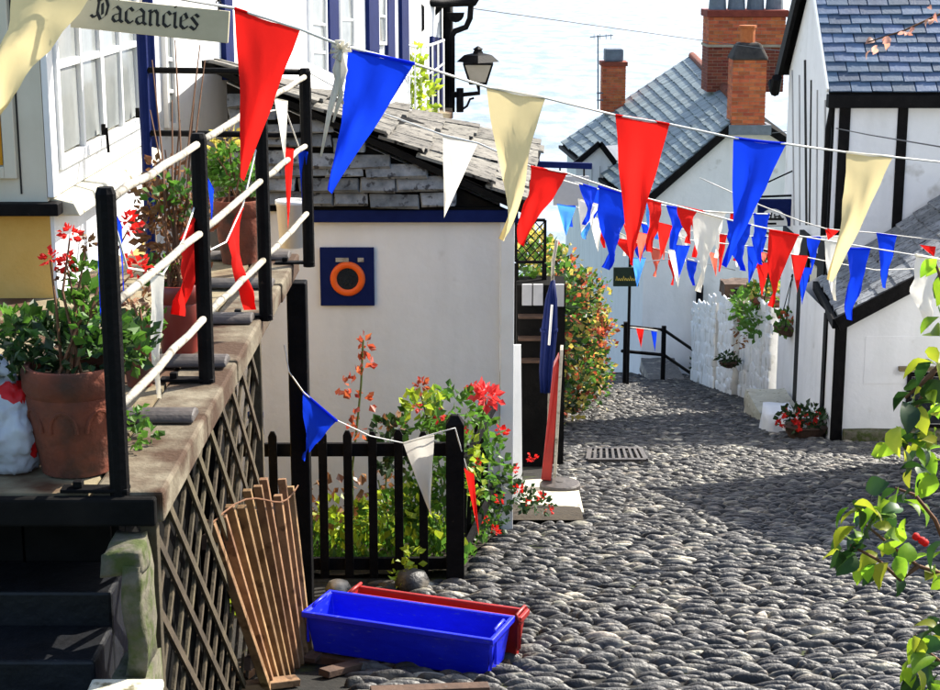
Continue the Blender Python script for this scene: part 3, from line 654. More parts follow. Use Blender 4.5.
# porthole
pc=P(348,278,HF); s_=HF/FPX
win=MB(); q0,q1=P(321,305,HF),P(374,247,HF)
win.box((q0.x,HF-.03,q0.z),(q1.x,HF-.002,q1.z)); pw=build(win,'porthole_surround',M['navy'],hut,bevel=.004)
def ring(mb,c,R_,r_,n=28,k=10):
    for i in range(n):
        a=2*math.pi*i/n
        for j in range(k):
            t=2*math.pi*j/k; rr=R_+r_*math.cos(t); mb.v.append(V((c.x+rr*math.cos(a),c.y-r_*math.sin(t)*.7,c.z+rr*math.sin(a))))
    o=len(mb.v)-n*k
    for i in range(n):
        for j in range(k): mb.f.append((o+i*k+j,o+((i+1)%n)*k+j,o+((i+1)%n)*k+(j+1)%k,o+i*k+(j+1)%k)); mb.m.append(0)
mb=MB(); ring(mb,V((pc.x,HF-.034,pc.z)),14.3*s_,3.6*s_); build(mb,'porthole_ring',M['orange'],pw,smooth=True)
mb=MB(); mb.prism([V((pc.x+13*s_*math.cos(a),HF-.036,pc.z+13*s_*math.sin(a))) for a in [i*math.pi/12 for i in range(24)]],(0,-.004,0)); build(mb,'pane',M['darkglass'],pw)
for a,b_ in ((336,349),(358,364)):
    p=P(a,257,HF); q=P(b_,261,HF); mb=MB(); mb.box((p.x,HF-.04,q.z),(q.x,HF-.031,p.z)); build(mb,'latch',M['railwood'],pw)
mb=MB(); dp=P(255,400,11.2); mb.tube([V((dp.x,11.2,gz(11.2))),V((dp.x,11.2,P(255,320,11.2).z))],.04,10)
for py in (415,432): mb.tube([V((dp.x,11.2,P(255,py,11.2).z-.02)),V((dp.x,11.2,P(255,py,11.2).z+.02))],.055,10)
o_=build(mb,'drainpipe',M['navy'],None,smooth=True,label='navy drainpipe standing left of the terrace support post before the hut',cat='pipe')
# hanging grey sign behind the hut
hs=thing('bracket_sign','plain grey hanging board on a navy arm at the hut roof corner','sign',P(537,168,16.9))
mb=MB(); mb.bar(P(534,164,16.9),P(592,166,16.9),.05,.06); mb.bar(P(537,150,16.9),P(537,190,16.9),.05,.07); build(mb,'arm',M['navy'],hs,bevel=.005)
mb=MB(); a,b_=P(553,205,16.9),P(589,176,16.9); mb.box((a.x,16.88,a.z),(b_.x,16.92,b_.z)); build(mb,'board',M['greyboard'],hs,bevel=.005)
for px_ in (560,584):
    mb=MB(); mb.tube([P(px_,177,16.9),P(px_,165,16.9)],.009,6); build(mb,'hanger',M['black'],hs)
mb=MB(); pp=P(537,172,16.9); mb.bar(pp,V((wx1,16.4,pp.z)),.05,.06); build(mb,'wall_arm',M['navy'],hs)

# ================================================================== PICKET FENCE
FY=10.32
fe=thing('picket_fence','low black picket fence in front of the flower bed below the hut','fence',(-.75,FY,gz(FY)))
def picket(px_,top,y,wpx,name='picket',par=fe,bot=None):
    c=P(px_,top,y); wd=wpx*y/FPX; zb=gz(y)+.03 if bot is None else bot
    mb=MB(); a=[V((c.x-wd/2,y,zb)),V((c.x+wd/2,y,zb)),V((c.x+wd/2,y,c.z-wd*.6)),V((c.x+wd*.22,y,c.z)),V((c.x-wd*.22,y,c.z)),V((c.x-wd/2,y,c.z-wd*.6))]
    mb.prism(a,(0,.022,0)); build(mb,name,M['black'],par,bevel=.003)
for px_,top in ((200,430),(225,430),(249,426),(272,432),(322,431),(347,431),(372,432),(398,430),(423,432)): picket(px_,top,FY-.03,9)
for pyc,h in ((450,14),(564,13)):
    a=P(195,pyc,FY+.02); b_=P(452,pyc-1,FY+.02); mb=MB(); mb.bar(a,b_,.035,h*FY/FPX); build(mb,'fence_rail',M['black'],fe,bevel=.003)
c=P(455,424,FY-.05); wd=19*FY/FPX; mb=MB(); zb=gz(FY)-.05
mb.hexa([(c.x-wd/2,FY-.09,zb),(c.x+wd/2,FY-.09,zb),(c.x+wd/2,FY+.03,zb),(c.x-wd/2,FY+.03,zb)],[(c.x-wd/2,FY-.09,c.z),(c.x+wd/2,FY-.09,c.z),(c.x+wd/2,FY+.03,c.z),(c.x-wd/2,FY+.03,c.z)])
mb.hexa([(c.x-wd/2,FY-.09,c.z),(c.x+wd/2,FY-.09,c.z),(c.x+wd/2,FY+.03,c.z),(c.x-wd/2,FY+.03,c.z)],[(c.x-wd*.2,FY-.05,c.z+.055),(c.x+wd*.2,FY-.05,c.z+.055),(c.x+wd*.2,FY-.01,c.z+.055),(c.x-wd*.2,FY-.01,c.z+.055)])
build(mb,'gate_post',M['black'],fe,bevel=.004)
# side run going down the street
for k,(yy,px_,top,w_) in enumerate(((10.9,463,452,7),(11.3,468,446,7),(11.7,473,438,7),(12.1,478,420,8),(12.9,494,366,13),(13.3,507,358,8),(12.5,484,404,9))): picket(px_,top,yy,w_)
mb=MB(); mb.bar(P(460,472,10.5),P(503,390,13.2),.03,.06); mb.bar(P(460,560,10.5),P(503,470,13.2),.03,.06); build(mb,'fence_rail',M['black'],fe)

# ================================================================== FLOWER BED PLANTS
def shrub(name,label,cat,base,parts,stems=None,flowers=None,group=None):
    t=thing(name,label,cat,base,group)
    for (nm,m,cl) in parts:
        mb=MB()
        for (c,rad,n,sz) in cl: mb.cloud(c,rad,n,sz)
        o=build(mb,nm,m,t); o['kind']='stuff'
    if stems:
        mb=MB()
        for s in stems: mb.tube(s,.006 if len(s)<4 else [.008]*len(s),5)
        build(mb,'stem',M['gstem'],t)
    if flowers:
        for (c,r_,m,n) in flowers:
            mb=MB(); c=V(c)
            for i in range(n):
                q=V((rnd(-1,1),rnd(-1,1),rnd(-.7,1))).normalized(); mb.leaf(c+q*r_*rnd(.1,.75),r_*.75,q,curl=.5)
            build(mb,'blossom',m,t)
    return t
def cl(px_,py,Y,rx,rz,n,sz,ry=None): return (P(px_,py,Y),(rx,ry or rx,rz),n,sz)
shrub('rose_bush','leafy rose bush with one big pink-red rose above the corner fence post','shrub',G(462,570,.06),
 [('foliage',M['leaf'],[cl(425,420,10.9,.16,.14,90,.075),cl(455,410,11.2,.2,.16,110,.075),cl(440,455,10.9,.2,.15,90,.07),cl(480,440,11.4,.16,.2,80,.07),cl(474,480,11.2,.13,.16,60,.06),cl(490,470,11.6,.15,.2,70,.06)]),
  ('young_foliage',M['leaflime'],[cl(415,405,10.8,.08,.09,22,.08),cl(468,452,10.9,.1,.14,35,.07),cl(432,400,11,.1,.08,22,.07),cl(476,485,10.9,.05,.12,22,.06)])],
 [[P(455,575,10.9),P(450,500,10.95),P(425,420,10.9)],[P(462,575,11),P(468,480,11.1),P(486,400,11.1)],[P(452,575,11),P(440,470,11),P(421,395,10.85)]],
 [(P(487,397,11.0),.095,M['pinkrose'],70),(P(421,386,10.85),.06,M['leafred'],28),(P(440,415,10.9),.05,M['pinkrose'],22),(P(472,388,11.2),.045,M['pinkrose'],18),(P(418,408,10.85),.04,M['pinkrose'],16),(P(462,432,10.9),.04,M['pinkrose'],16),(P(500,432,11.4),.05,M['redflower'],18),(P(478,462,11.0),.04,M['redflower'],16),(P(432,446,10.8),.035,M['pinkrose'],14)])
st=[P(352,470,11),P(357,425,11),P(361,385,11),P(363,340,11)]
shrub('red_stemmed_plant','slim upright plant with dark red leaves against the hut wall','plant',V((st[0].x,11,gz(11)+.05)),
 [('foliage',M['leafred'],[(P(364,346,11),(.035,.03,.07),16,.065),(P(362,365,11),(.06,.05,.05),16,.065),(P(349,385,11),(.07,.05,.06),14,.06),(P(360,402,11),(.1,.05,.05),12,.06),(P(357,428,11),(.06,.05,.06),14,.06)])],
 [[V((st[0].x,11,gz(11)))]+st],None)
shrub('hydrangea_bush','small dark leafy shrub with pale dry heads near the red-stemmed plant','shrub',V((P(385,470,11).x,11.2,gz(11.2)+.05)),
 [('foliage',M['leafdk'],[cl(388,435,11.3,.13,.10,70,.08),cl(395,455,11.2,.15,.12,70,.08)]),('pale_heads',M['leafbrown'],[cl(390,424,11.2,.09,.05,18,.06)])],
 [[P(385,500,11.2),P(388,440,11.2)]],None)
# ground cover in the bed
mb=MB(); gcover=[]
for i in range(900):
    y=rnd(10.45,12.5); x=rnd(-1.6,xl(y)-.02); h=max(0,noise.noise((x*2.2,y*2.2,4))+.35)*.28
    for k in range(2): mb.leaf((x+rnd(-.04,.04),y+rnd(-.04,.04),gz(y)+.06+h*rnd(.1,1)),.07,(rnd(-.6,.6),rnd(-.6,.6),1))
build(mb,'ground_cover',M['leaf'],None,label='mixed green ground cover plants behind the picket fence',cat='plants',kind='stuff')
mb=MB()
for i in range(420):
    y=rnd(10.5,11.8); x=rnd(-1.2,-.05)
    if noise.noise((x*2.5,y*2.5,9))>-.05: mb.leaf((x,y,gz(y)+.06+rnd(.02,.22)),.09,(rnd(-.6,.6),rnd(-.6,.6),1))
build(mb,'yellow_ground_cover',M['leaflime'],None,label='yellow-green sunlit herbs low behind the fence pickets',cat='plants',kind='stuff')
shrub('fern_clump','tall tangled green clump rising behind the right-hand pickets','plant',G(430,560,.06),
 [('foliage',M['leaf'],[cl(412,500,10.75,.16,.16,130,.07),cl(432,520,10.7,.14,.2,130,.07),cl(385,520,10.9,.2,.14,120,.07),cl(445,480,10.8,.1,.15,70,.065)]),
  ('lit_foliage',M['leaflime'],[cl(420,505,10.65,.13,.16,60,.07),cl(390,505,10.8,.16,.12,55,.07),cl(345,515,11.1,.2,.1,60,.07)]),('dry_stalks',M['leafbrown'],[cl(330,500,11.3,.25,.16,70,.08),cl(370,490,11.3,.2,.14,50,.08)])],  # lit_foliage: sunlight on the clump put into a lime leaf colour
 [[P(420,575,10.7),P(415,520,10.7),P(405,470,10.75)],[P(432,575,10.7),P(436,520,10.7),P(448,465,10.75)],[P(385,570,10.8),P(388,520,10.85),P(378,480,10.9)]],None)
shrub('geranium_patch','low dark foliage with scattered red geranium blooms by the pale slab','plant',G(520,505,.04),
 [('foliage',M['leafdk'],[cl(500,478,12.6,.15,.12,80,.06),cl(515,495,12.5,.2,.12,90,.06),cl(490,515,12.1,.15,.14,80,.06),cl(475,530,11.6,.12,.12,60,.06),cl(535,505,12.8,.15,.08,60,.055)])],
 None,[(P(x,y,Y),.045,M['redflower'],16) for x,y,Y in ((532,458,12.9),(515,470,12.6),(541,498,12.7),(528,503,12.5),(512,472,12.7),(549,510,12.8),(500,500,12.2),(484,520,11.8),(519,489,12.3),(495,532,11.6))])

# ================================================================== SLAT PANEL, CRATES, SLEDGE
A=P(200,514,6.6); B_=P(291,474,8.25); C_=P(309,653,8.12); D_=P(263,697,7.35)
pn=thing('slatted_panel','weathered brown slatted wooden panel leaning against the lattice','panel',(C_+D_)/2)
nrm=(B_-A).cross(D_-A).normalized()
if nrm.x<0: nrm=-nrm
k=10
for i in range(k):
    t=(i+.5)/k; a,b_=lerp(A,B_,t+rnd(-.02,.02)),lerp(D_,C_,t+rnd(-.02,.02)); e=rnd(-.07,.05)
    a=a+(a-b_).normalized()*e
    mb=MB(); mb.bar(a+nrm*.012,b_+nrm*.012,.040,.030*rnd(.7,1.25),up=(B_-A).normalized()); build(mb,'slat',M['wood'],pn,bevel=.003)
for f in (.14,.80):
    a,b_=lerp(A,D_,f),lerp(B_,C_,f); mb=MB(); mb.bar(a-nrm*.02,b_-nrm*.02,.03,.06,up=(D_-A).normalized()); build(mb,'cross_batten',M['darkwood'],pn)
mb=MB(); a=lerp(A,B_,.06)+nrm*.03
mb.tube([lerp(lerp(A,D_,.05),lerp(B_,C_,.05),t)+nrm*(.03+.03*math.sin(t*3.1))+V((0,0,.05*math.sin(t*6))) for t in [i/10 for i in range(11)]],.004,6); build(mb,'rope',M['stem'],pn)

def crate(name,label,o,ux,uy,L_,W_,H_,m,tp=.03,grp=None):
    ux,uy=V(ux).normalized(),V(uy).normalized(); t=thing(name,label,'crate',o,grp); o=V(o)
    def pt(a,b,z): return o+ux*a+uy*b+Z3*z
    th_=.012
    def quad(a0,b0,a1,b1,i): # wall from (a0,b0) to (a1,b1) outward side
        pass
    outb=[pt(tp,tp,0),pt(L_-tp,tp,0),pt(L_-tp,W_-tp,0),pt(tp,W_-tp,0)]; outt=[pt(0,0,H_),pt(L_,0,H_),pt(L_,W_,H_),pt(0,W_,H_)]
    i_=th_; inb=[pt(tp+i_,tp+i_,th_),pt(L_-tp-i_,tp+i_,th_),pt(L_-tp-i_,W_-tp-i_,th_),pt(tp+i_,W_-tp-i_,th_)]; intp=[pt(i_,i_,H_),pt(L_-i_,i_,H_),pt(L_-i_,W_-i_,H_),pt(i_,W_-i_,H_)]
    mb=MB(); mb.v=outb+outt+inb+intp; mb.f=[(3,2,1,0)]+[(i,(i+1)%4,4+(i+1)%4,4+i) for i in range(4)]+[(4+i,4+(i+1)%4,12+(i+1)%4,12+i) for i in range(4)]+[(12+i,12+(i+1)%4,8+(i+1)%4,8+i) for i in range(4)]+[(8,9,10,11)]; mb.m=[0]*len(mb.f)
    build(mb,'tub',m,t,bevel=.006)
    mb=MB(); e=.014
    for a0,b0,a1,b1 in ((-e,-e*.2,L_+e,-e*.2),(-e,W_+e*.2,L_+e,W_+e*.2)): mb.bar(pt(a0,b0,H_-.012),pt(a1,b1,H_-.012),.024,.03)
    for a in (-e*.2,L_+e*.2): mb.bar(pt(a,.0,H_-.012),pt(a,W_,H_-.012),.024,.0296)
    build(mb,'rim',m,t,bevel=.005)
    for a,s_ in ((-.006,-1),(L_+.006,1)):
        mb=MB(); c0=W_/2
        mb.tube([pt(a,c0-.07,H_-.02),pt(a-s_*.02,c0-.065,H_+.012),pt(a-s_*.02,c0+.065,H_+.012),pt(a,c0+.07,H_-.02)],.009,8); build(mb,'handle',m,t,smooth=True)
    for a in (L_*.0,L_*.985):
        mb=MB(); 
        for b in (.08,.3): mb.bar(pt(a+.004,W_*b,H_*.25),pt(a+.004,W_*b,H_*.8),.012,.02)
        build(mb,'rib',m,t)
    return t
o=V((-.79-.035,7.97,CZ-3.205-.235)); ux=V((.936,-.352,0)); uy=V((.352,.936,0))
crate('blue_crate','long bright blue plastic crate standing at the street edge',o,ux,uy,.99,.30,.22,M['crateblue'])
crate('red_crate','narrow red plastic crate tucked behind the long blue crate',o+uy*.335+ux*.09+V((0,0,-.03)),ux,uy,.93,.10,.24,M['cratered'])
sgd=thing('timber_sledge','dark low timber sledge lying under the blue and red crates','sledge',o+ux*.5+V((0,0,-.1)))
for b in (.03,.29):
    mb=MB(); a=o+uy*b+ux*-.05; z=o.z-.045; q=o+uy*b+ux*.98
    mb.bar(V((a.x,a.y,z-.0)),V((q.x,q.y,z)),.045,.07); build(mb,'runner',M['darkwood'],sgd,bevel=.005)
for a in (.04,.3,.56,.82):
    mb=MB(); p=o+ux*a+uy*-.05; q=o+ux*a+uy*.52; mb.bar(V((p.x,p.y,o.z-.0135)),V((q.x,q.y,o.z-.0135)),.07,.022); build(mb,'cross_board',M['darkwood'],sgd,bevel=.003)
# loose timbers and weeds at the foot of the lattice
for i,(x,y,a,l,lab) in enumerate(((268,684,.5,.3,'short pale board end lying at the foot of the slatted panel'),(232,672,-.4,.22,'small brown offcut lying left of the slatted panel foot'),(430,690,.15,.55,'dark reddish board lying flat in front of the blue crate'),(345,668,.9,.3,'short dark block lying just left of the blue crate'))):
    p=G(x,y,.03); mb=MB(); d=V((math.cos(a),math.sin(a),-.2*math.sin(a)))*l/2; mb.bar(p-d,p+d,.07,.035); build(mb,'loose_board',M['wood'] if i<2 else M['darkwood'],None,at=p,bevel=.004,label=lab,cat='board')
mb=MB()
for (x,y,Y) in ((236,596,7.9),(240,620,7.8),(400,570,10.1),(405,580,10.0),(412,560,10.2)): mb.cloud(P(x,y,Y),(.05,.05,.08),16,.06)
build(mb,'weeds',M['leaflime'],None,label='small bright weeds growing by the lattice and the fence foot',cat='weeds',kind='stuff')
# mossy stone by the fence
for (x,y,r_,lab) in ((412,583,.11,'round grey stone under the fence beside the corner post'),(338,590,.08,'small dark stone under the middle of the picket fence')):
    c=G(x,y,.05); mb=MB(); mb.lathe([(.3*r_,-.6*r_),(.9*r_,-.3*r_),(r_,.1*r_),(.75*r_,.6*r_),(.3*r_,.8*r_)],c,12,wob=.08); build(mb,'loose_stone',M['cobble'],None,at=c,smooth=True,label=lab,cat='stone')

# ================================================================== SIGNS, PARASOL AND SLAB by the hut corner
slab=G(553,490,.0); c4=[G(523,480,.035),G(576,477,.035),G(584,512,.035),G(518,513,.035)]
mb=MB(); mb.prism(c4,(0,0,-.09)); build(mb,'stone_slab',M['coping'],None,at=slab,bevel=.006,label='flat pale stone slab set at the street edge under the round sign base',cat='slab')
sb=thing('pavement_sign','narrow red-edged pavement sign on a round grey base standing on the pale slab','sign',G(558,486,.04))
bc=G(560,489,.036); mb=MB(); r_=.19
mb.lathe([(r_,0),(r_,.05),(r_*.93,.065),(r_*.2,.075),(r_*.2,.08)],bc,24); build(mb,'round_base',M['lead'],sb,smooth=False,bevel=.004)
Yb=bc.y; a=[P(541,480,Yb+.02),P(551,481,Yb+.02),P(560,372,Yb+.1),P(558,358,Yb+.1),P(553,368,Yb+.1)]
mb=MB(); mb.prism(a,(.02,.25,0)); build(mb,'red_panel',M['cratered'],sb,bevel=.005)
a=[P(553,478,Yb-.02),P(556,478,Yb-.02),P(563,350,Yb+.06),P(560,350,Yb+.06)]
mb=MB(); mb.prism(a,(.015,.2,0)); build(mb,'panel_edge',M['railwood'],sb)
par=thing('furled_parasol','furled navy parasol with a white stripe leaning beside the autumn hedge','parasol',G(551,455,.0))
Yp=16.9
mb=MB(); mb.tube([P(548,455,Yp),P(553,262,Yp),P(557,240,Yp)],.018,8); build(mb,'pole',M['railwood'],par,smooth=True)
mb=MB(); pts=[P(546,392,Yp),P(546,372,Yp),P(549,330,Yp),P(551,300,Yp),P(553,280,Yp)]; 
for k in range(7):
    a=2*math.pi*k/7; r_=.045; mb.tube([p+V((r_*w_*math.cos(a),r_*w_*math.sin(a),0)) for p,w_ in zip(pts,(1.0,.95,1.1,.8,.2))],[.02,.034,.036,.028,.012],7)
build(mb,'canopy',M['navy'],par,smooth=True)
mb=MB(); p=pts[2]; mb.tube([p+V((0,0,-.015)),p+V((0,0,.015))],.092,12); build(mb,'strap',M['navy'],par)
mb=MB(); mb.tube([P(549,345,Yp-.12),P(552,305,Yp-.11)],.012,6); build(mb,'white_stripe',M['whitepaint'],par)
# A-boards against hut corner
for (x0,x1,y0,y1,Y,lab) in ((504,511,365,445,13.0,'tall narrow white board leaning on the hut corner'),(513,523,345,432,14.2,'second white board standing just behind the hut corner board')):
    mb=MB(); p0,p1=P(x0,y1,Y),P(x1,y1,Y); q0,q1=P(x0-2,y0,Y+.1),P(x1-2,y0,Y+.1)
    p0.z=p1.z=gz(Y)+.03
    mb.prism([p0,p1,q1,q0],(0,.03,0)); build(mb,'leaning_board',M['whitepaint'],None,at=p0,bevel=.003,label=lab,cat='board')
# dark shop stand / shelves
ss=thing('display_stand','dark timber display stand with white panels below the trellis','stand',V((P(533,400,17.4).x,17.4,gz(17.4))))
Yq=17.4
mb=MB(); a,b_=P(516,430,Yq),P(566,262,Yq); mb.box((a.x,Yq,gz(Yq)-.1),(b_.x,Yq+.5,P(530,285,Yq).z)); build(mb,'cabinet',M['tar'],ss)
for (x0,x1,y0,y1) in ((522,532,284,305),(533,543,284,305),(555,564,284,306)):
    a,b_=P(x0,y1,Yq-.02),P(x1,y0,Yq-.02); mb=MB(); mb.box((a.x,Yq-.05,a.z),(b_.x,Yq-.002,b_.z)); build(mb,'white_panel',M['greyboard'],ss,bevel=.004)
for (y,x0,x1) in ((316,518,545),(338,518,546),(360,518,543)):
    a,b_=P(x0,y,Yq),P(x1,y,Yq); mb=MB(); mb.box((a.x,Yq-.14,a.z),(b_.x,Yq-.003,a.z+.025)); build(mb,'shelf',M['darkwood'],ss)
tr=thing('trellis_panel','small black diamond trellis above the dark display stand','trellis',P(533,262,17.7))
Yt=17.7; x0,x1=P(516,240,Yt).x,P(545,240,Yt).x; z0,z1=P(530,262,Yt).z,P(530,220,Yt).z
mb=MB()
for a,b_ in (((x0,Yt,z0),(x1,Yt,z0)),((x0,Yt,z1),(x1,Yt,z1)),((x0,Yt,z0),(x0,Yt,z1)),((x1,Yt,z0),(x1,Yt,z1))): mb.bar(a,b_,.03,.03)
build(mb,'trellis_frame',M['black'],tr)
for s_ in (1,-1):
    for k in range(-4,6):
        c=k*.1; pts=[]
        for i in range(61):
            x=x0+(x1-x0)*i/60; z=(z0 if s_>0 else z1)+s_*((x-x0)*1.1+c)
            if z0<z<z1: pts.append((x,z))
        if len(pts)>5:
            mb=MB(); mb.bar((pts[0][0],Yt+.012*s_,pts[0][1]),(pts[-1][0],Yt+.012*s_,pts[-1][1]),.01,.02,up=(0,1,0)); build(mb,'trellis_slat',M['black'],tr)
mb=MB(); mb.box((x0-.02,Yt-.02,gz(Yt)),(x0+.03,Yt+.03,z0-.016)); mb.box((x1-.03,Yt-.02,gz(Yt)),(x1+.02,Yt+.03,z0-.016)); build(mb,'trellis_leg',M['black'],tr)
shrub('potted_climber','green and yellow leafy climber on the diamond trellis','plant',V((P(533,400,18).x,18.0,gz(18))),
 [('foliage',M['leaf'],[cl(528,270,18.0,.2,.3,80,.11),cl(540,258,18.1,.2,.25,60,.1),cl(522,300,17.95,.16,.3,60,.1)]),('yellow_foliage',M['leafyel'],[cl(535,240,18.05,.18,.18,40,.09),cl(541,262,18.0,.15,.15,30,.08)])],
 [[V((P(533,400,18).x,18.0,gz(18))),P(532,300,18.05),P(534,245,18.05)]],None)

# ================================================================== AUTUMN HEDGE
hd=thing('autumn_hedge','tall climbing hedge turned yellow and russet along the left street edge','hedge',V((1.5,25,gz(25))))
core=[];lists={'leafdk':[], 'leafyel':[], 'leafred':[], 'leaf':[]}
for i in range(80):
    t=rnd(0,1); Y=20.5+t*10; xb=lerp(V((1.02,0,0)),V((2.35,0,0)),t).x-.1
    hh=2.5-1.0*t+rnd(-.2,.2); z=gz(Y)+rnd(.15,1)*hh
    c=V((xb+rnd(-.18,.25)-(z-gz(Y))*.02,Y,z)); rr=rnd(.22,.4)
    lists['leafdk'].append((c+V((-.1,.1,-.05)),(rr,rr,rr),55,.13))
    q=random.random(); nm='leafyel' if q<.28 else ('leafred' if q<.55 else 'leaf')
    lists[nm].append((c,(rr*1.1,rr*1.1,rr*1.1),42,.10)); lists['leafyel'].append((c+V((.05,-.05,.05)),(rr*1.15,rr,rr*1.1),9,.09)); lists['leafred'].append((c,(rr*1.15,rr,rr*1.1),10,.09))
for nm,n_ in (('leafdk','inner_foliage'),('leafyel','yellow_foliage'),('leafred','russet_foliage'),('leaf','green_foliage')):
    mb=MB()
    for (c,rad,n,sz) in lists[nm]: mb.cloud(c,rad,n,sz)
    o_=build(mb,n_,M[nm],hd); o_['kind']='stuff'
mb=MB()
for i in range(9):
    Y=20.8+i*1.1; x=.95+i*.15; mb.tube([V((x,Y,gz(Y))),V((x+rnd(-.1,.1),Y+.1,gz(Y)+.8)),V((x+rnd(-.2,.2),Y,gz(Y)+1.6))],[.04,.03,.015],6)
build(mb,'stems',M['stem'],hd)
mb=MB(); mb.prism([V((.55,20.4,gz(20.4)-.2)),V((.72,20.4,gz(20.4)-.2)),V((2.0,31,gz(31)-.2)),V((1.7,31,gz(31)-.2))],(0,0,1.5)); build(mb,'garden_wall',M['white'],None,at=(1,25,gz(25)),label='low white garden wall hidden behind the autumn hedge',cat='wall')

# ================================================================== INN at the foot of the street
IY,IR=37.0,52.0
inn=thing('gabled_inn','white gabled inn with grey slate roof and brick chimneys at the street foot','house',V((5.4,44,gz(40))))
ap=P(745,112,IY); ev=P(640,206,IY); rr_=P(692,57,IR); re=P(562,144,IR); rw=2*ap.x-ev.x+.9
evr=V((rw,IY,ev.z+.1))
gb=-9.5
mb=MB(); mb.add([V((ev.x+.12,IY+.1,gb)),V((rw,IY+.1,gb)),V((rw,IY+.1,evr.z-.1)),V((ap.x,IY+.1,ap.z-.12)),V((ev.x+.12,IY+.1,ev.z-.02)),
 V((re.x+.15,IR-.1,gb-2)),V((rw+1,IR-.1,gb-2)),V((rw+1,IR-.1,re.z)),V((rr_.x,IR-.1,rr_.z-.12)),V((re.x+.15,IR-.1,re.z-.02))],
 [(0,1,2,3,4),(5,9,8,7,6),(0,4,9,5),(1,6,7,2)]); build(mb,'wall',M['white'],inn)
mb=MB(); e=V((0,0,-.05)); deck(mb,re,ev,ap,rr_); deck(mb,ap,V((rw,IY,evr.z)),V((rw+1,IR,re.z)),rr_); build(mb,'roof_deck',M['tar'],inn)
gm=slate_meshes(M['slategrey'],.02)
slates(inn,re,ev,ap,rr_,46,15,gm,M['slategrey'],th=.03,lap=1.5,jit=.02)
mb=MB(); mb.bar(ev+V((-.05,-.05,-.06)),ap+V((0,-.05,-.06)),.07,.16); mb.bar(ap+V((0,-.05,-.06)),V((rw,IY-.05,evr.z-.06)),.07,.16); build(mb,'bargeboard',M['black'],inn)
mb=MB(); mb.tube([ap+V((0,0,.05)),rr_+V((0,0,.05))],.11,8); build(mb,'ridge_tiles',M['terra'],inn,smooth=True)
mb=MB(); mb.bar(rr_+V((0,0,.02)),re+V((0,0,.02)),.12,.1); build(mb,'verge_tiles',M['cowl'],inn)
mb=MB(); mb.bar(ev+V((-.06,0,-.08)),re+V((-.06,0,-.08)),.09,.09); build(mb,'gutter',M['black'],inn)
# downpipe and ivy
mb=MB(); p=P(700,285,IY-.05); mb.tube([V((p.x,IY-.02,gz(IY))),p],.08,8); build(mb,'downpipe',M['black'],inn,smooth=True)
# dormer on the left slope
dm=P(596,162,43.5); 
dn=build(MB().prism([P(576,182,43.0),P(618,186,43.0),P(618,165,43.0),P(600,146,43.0),P(576,168,43.0)],(.9,.5,0)),'dormer',M['white'],inn)
for a,b_ in (((600,143),(573,166)),((600,143),(622,172))):
    mb=MB(); mb.bar(P(*a,42.9),P(*b_,42.9),.12,.14); build(mb,'bargeboard',M['black'],dn)
for x in (584,592,600,608,615):
    mb=MB(); mb.bar(P(x,182,42.97),P(x,166,42.97),.02,.02); build(mb,'board_joint',M['greyboard'],dn)
# chimneys
def chimney(name,label,x0,x1,ytop,ybot,Y,m,deep,band=None,dark=None,capz=None,pots=0):
    a,b_=P(x0,ybot,Y),P(x1,ytop,Y); c=((a.x+b_.x)/2,Y+deep/2); sx=b_.x-a.x
    t=thing(name,label,'chimney',V((c[0],c[1],a.z)))
    if band:
        zb=P(x0,band,Y).z; brick_stack(t,c,sx,deep,a.z,zb,dark or m); 
        bb=MB(); bb.box((c[0]-sx/2-.03,c[1]-deep/2-.03,zb),(c[0]+sx/2+.03,c[1]+deep/2+.03,zb+.06)); build(bb,'string_course',M['mortar'],t); brick_stack(t,c,sx,deep,zb+.06,b_.z,m,name='brick')
    else: brick_stack(t,c,sx,deep,a.z,b_.z,m)
    return t,c,sx,b_.z
t,c,sx,z=chimney('brick_chimney','tall slim red brick chimney with sooty cap on the inn gable',731,767,60,131,IY-.15,M['brick'],.7)
mb=MB(); mb.hexa([(c[0]-sx/2-.05,c[1]-.42,z),(c[0]+sx/2+.05,c[1]-.42,z),(c[0]+sx/2+.05,c[1]+.42,z),(c[0]-sx/2-.05,c[1]+.42,z)],[(c[0]-sx*.34,c[1]-.2,z+.36),(c[0]+sx*.34,c[1]-.2,z+.36),(c[0]+sx*.34,c[1]+.2,z+.36),(c[0]-sx*.34,c[1]+.2,z+.36)]); build(mb,'sooty_cap',M['soot'],t,bevel=.06)
mb=MB(); z2=z+.34; mb.lathe([(.16,z2),(.16,z2+.32),(.19,z2+.33),(.19,z2+.38),(.13,z2+.38)],(c[0]-.02,c[1],0),14); build(mb,'chimney_pot',M['brick'],t)
mb=MB(); p=P(731,135,IY-.2); q=P(767,125,IY-.2); mb.box((p.x-.04,IY-.2,p.z),(q.x+.1,IY+.5,q.z)); build(mb,'lead_flashing',M['cowl'],t)
t,c,sx,z=chimney('wide_brick_chimney','broad brick chimney stack with four grey pots behind the slim one',707,786,17,92,42,M['brick'],1.1,band=47,dark=M['brickdk'])  # darker lower bricks: shade on one side put into the colour
mb=MB(); mb.box((c[0]-sx/2-.06,c[1]-.61,z),(c[0]+sx/2+.06,c[1]+.61,z+.17)); build(mb,'corbel',M['brickdk'],t,bevel=.02)
for k in range(4):
    x=c[0]-sx/2+sx*(k+.5)/4+.02; mb=MB(); mb.lathe([(.22,z+.17),(.19,z+.6),(.2,z+.75),(.14,z+.75)],(x,c[1]-.1,0),14); build(mb,'chimney_pot',M['cowl'],t,smooth=False)
t,c,sx,z=chimney('small_brick_chimney','small weathered brick chimney with a grey cowl against the sea',602,626,66,112,IR-.9,M['brick'],.8)
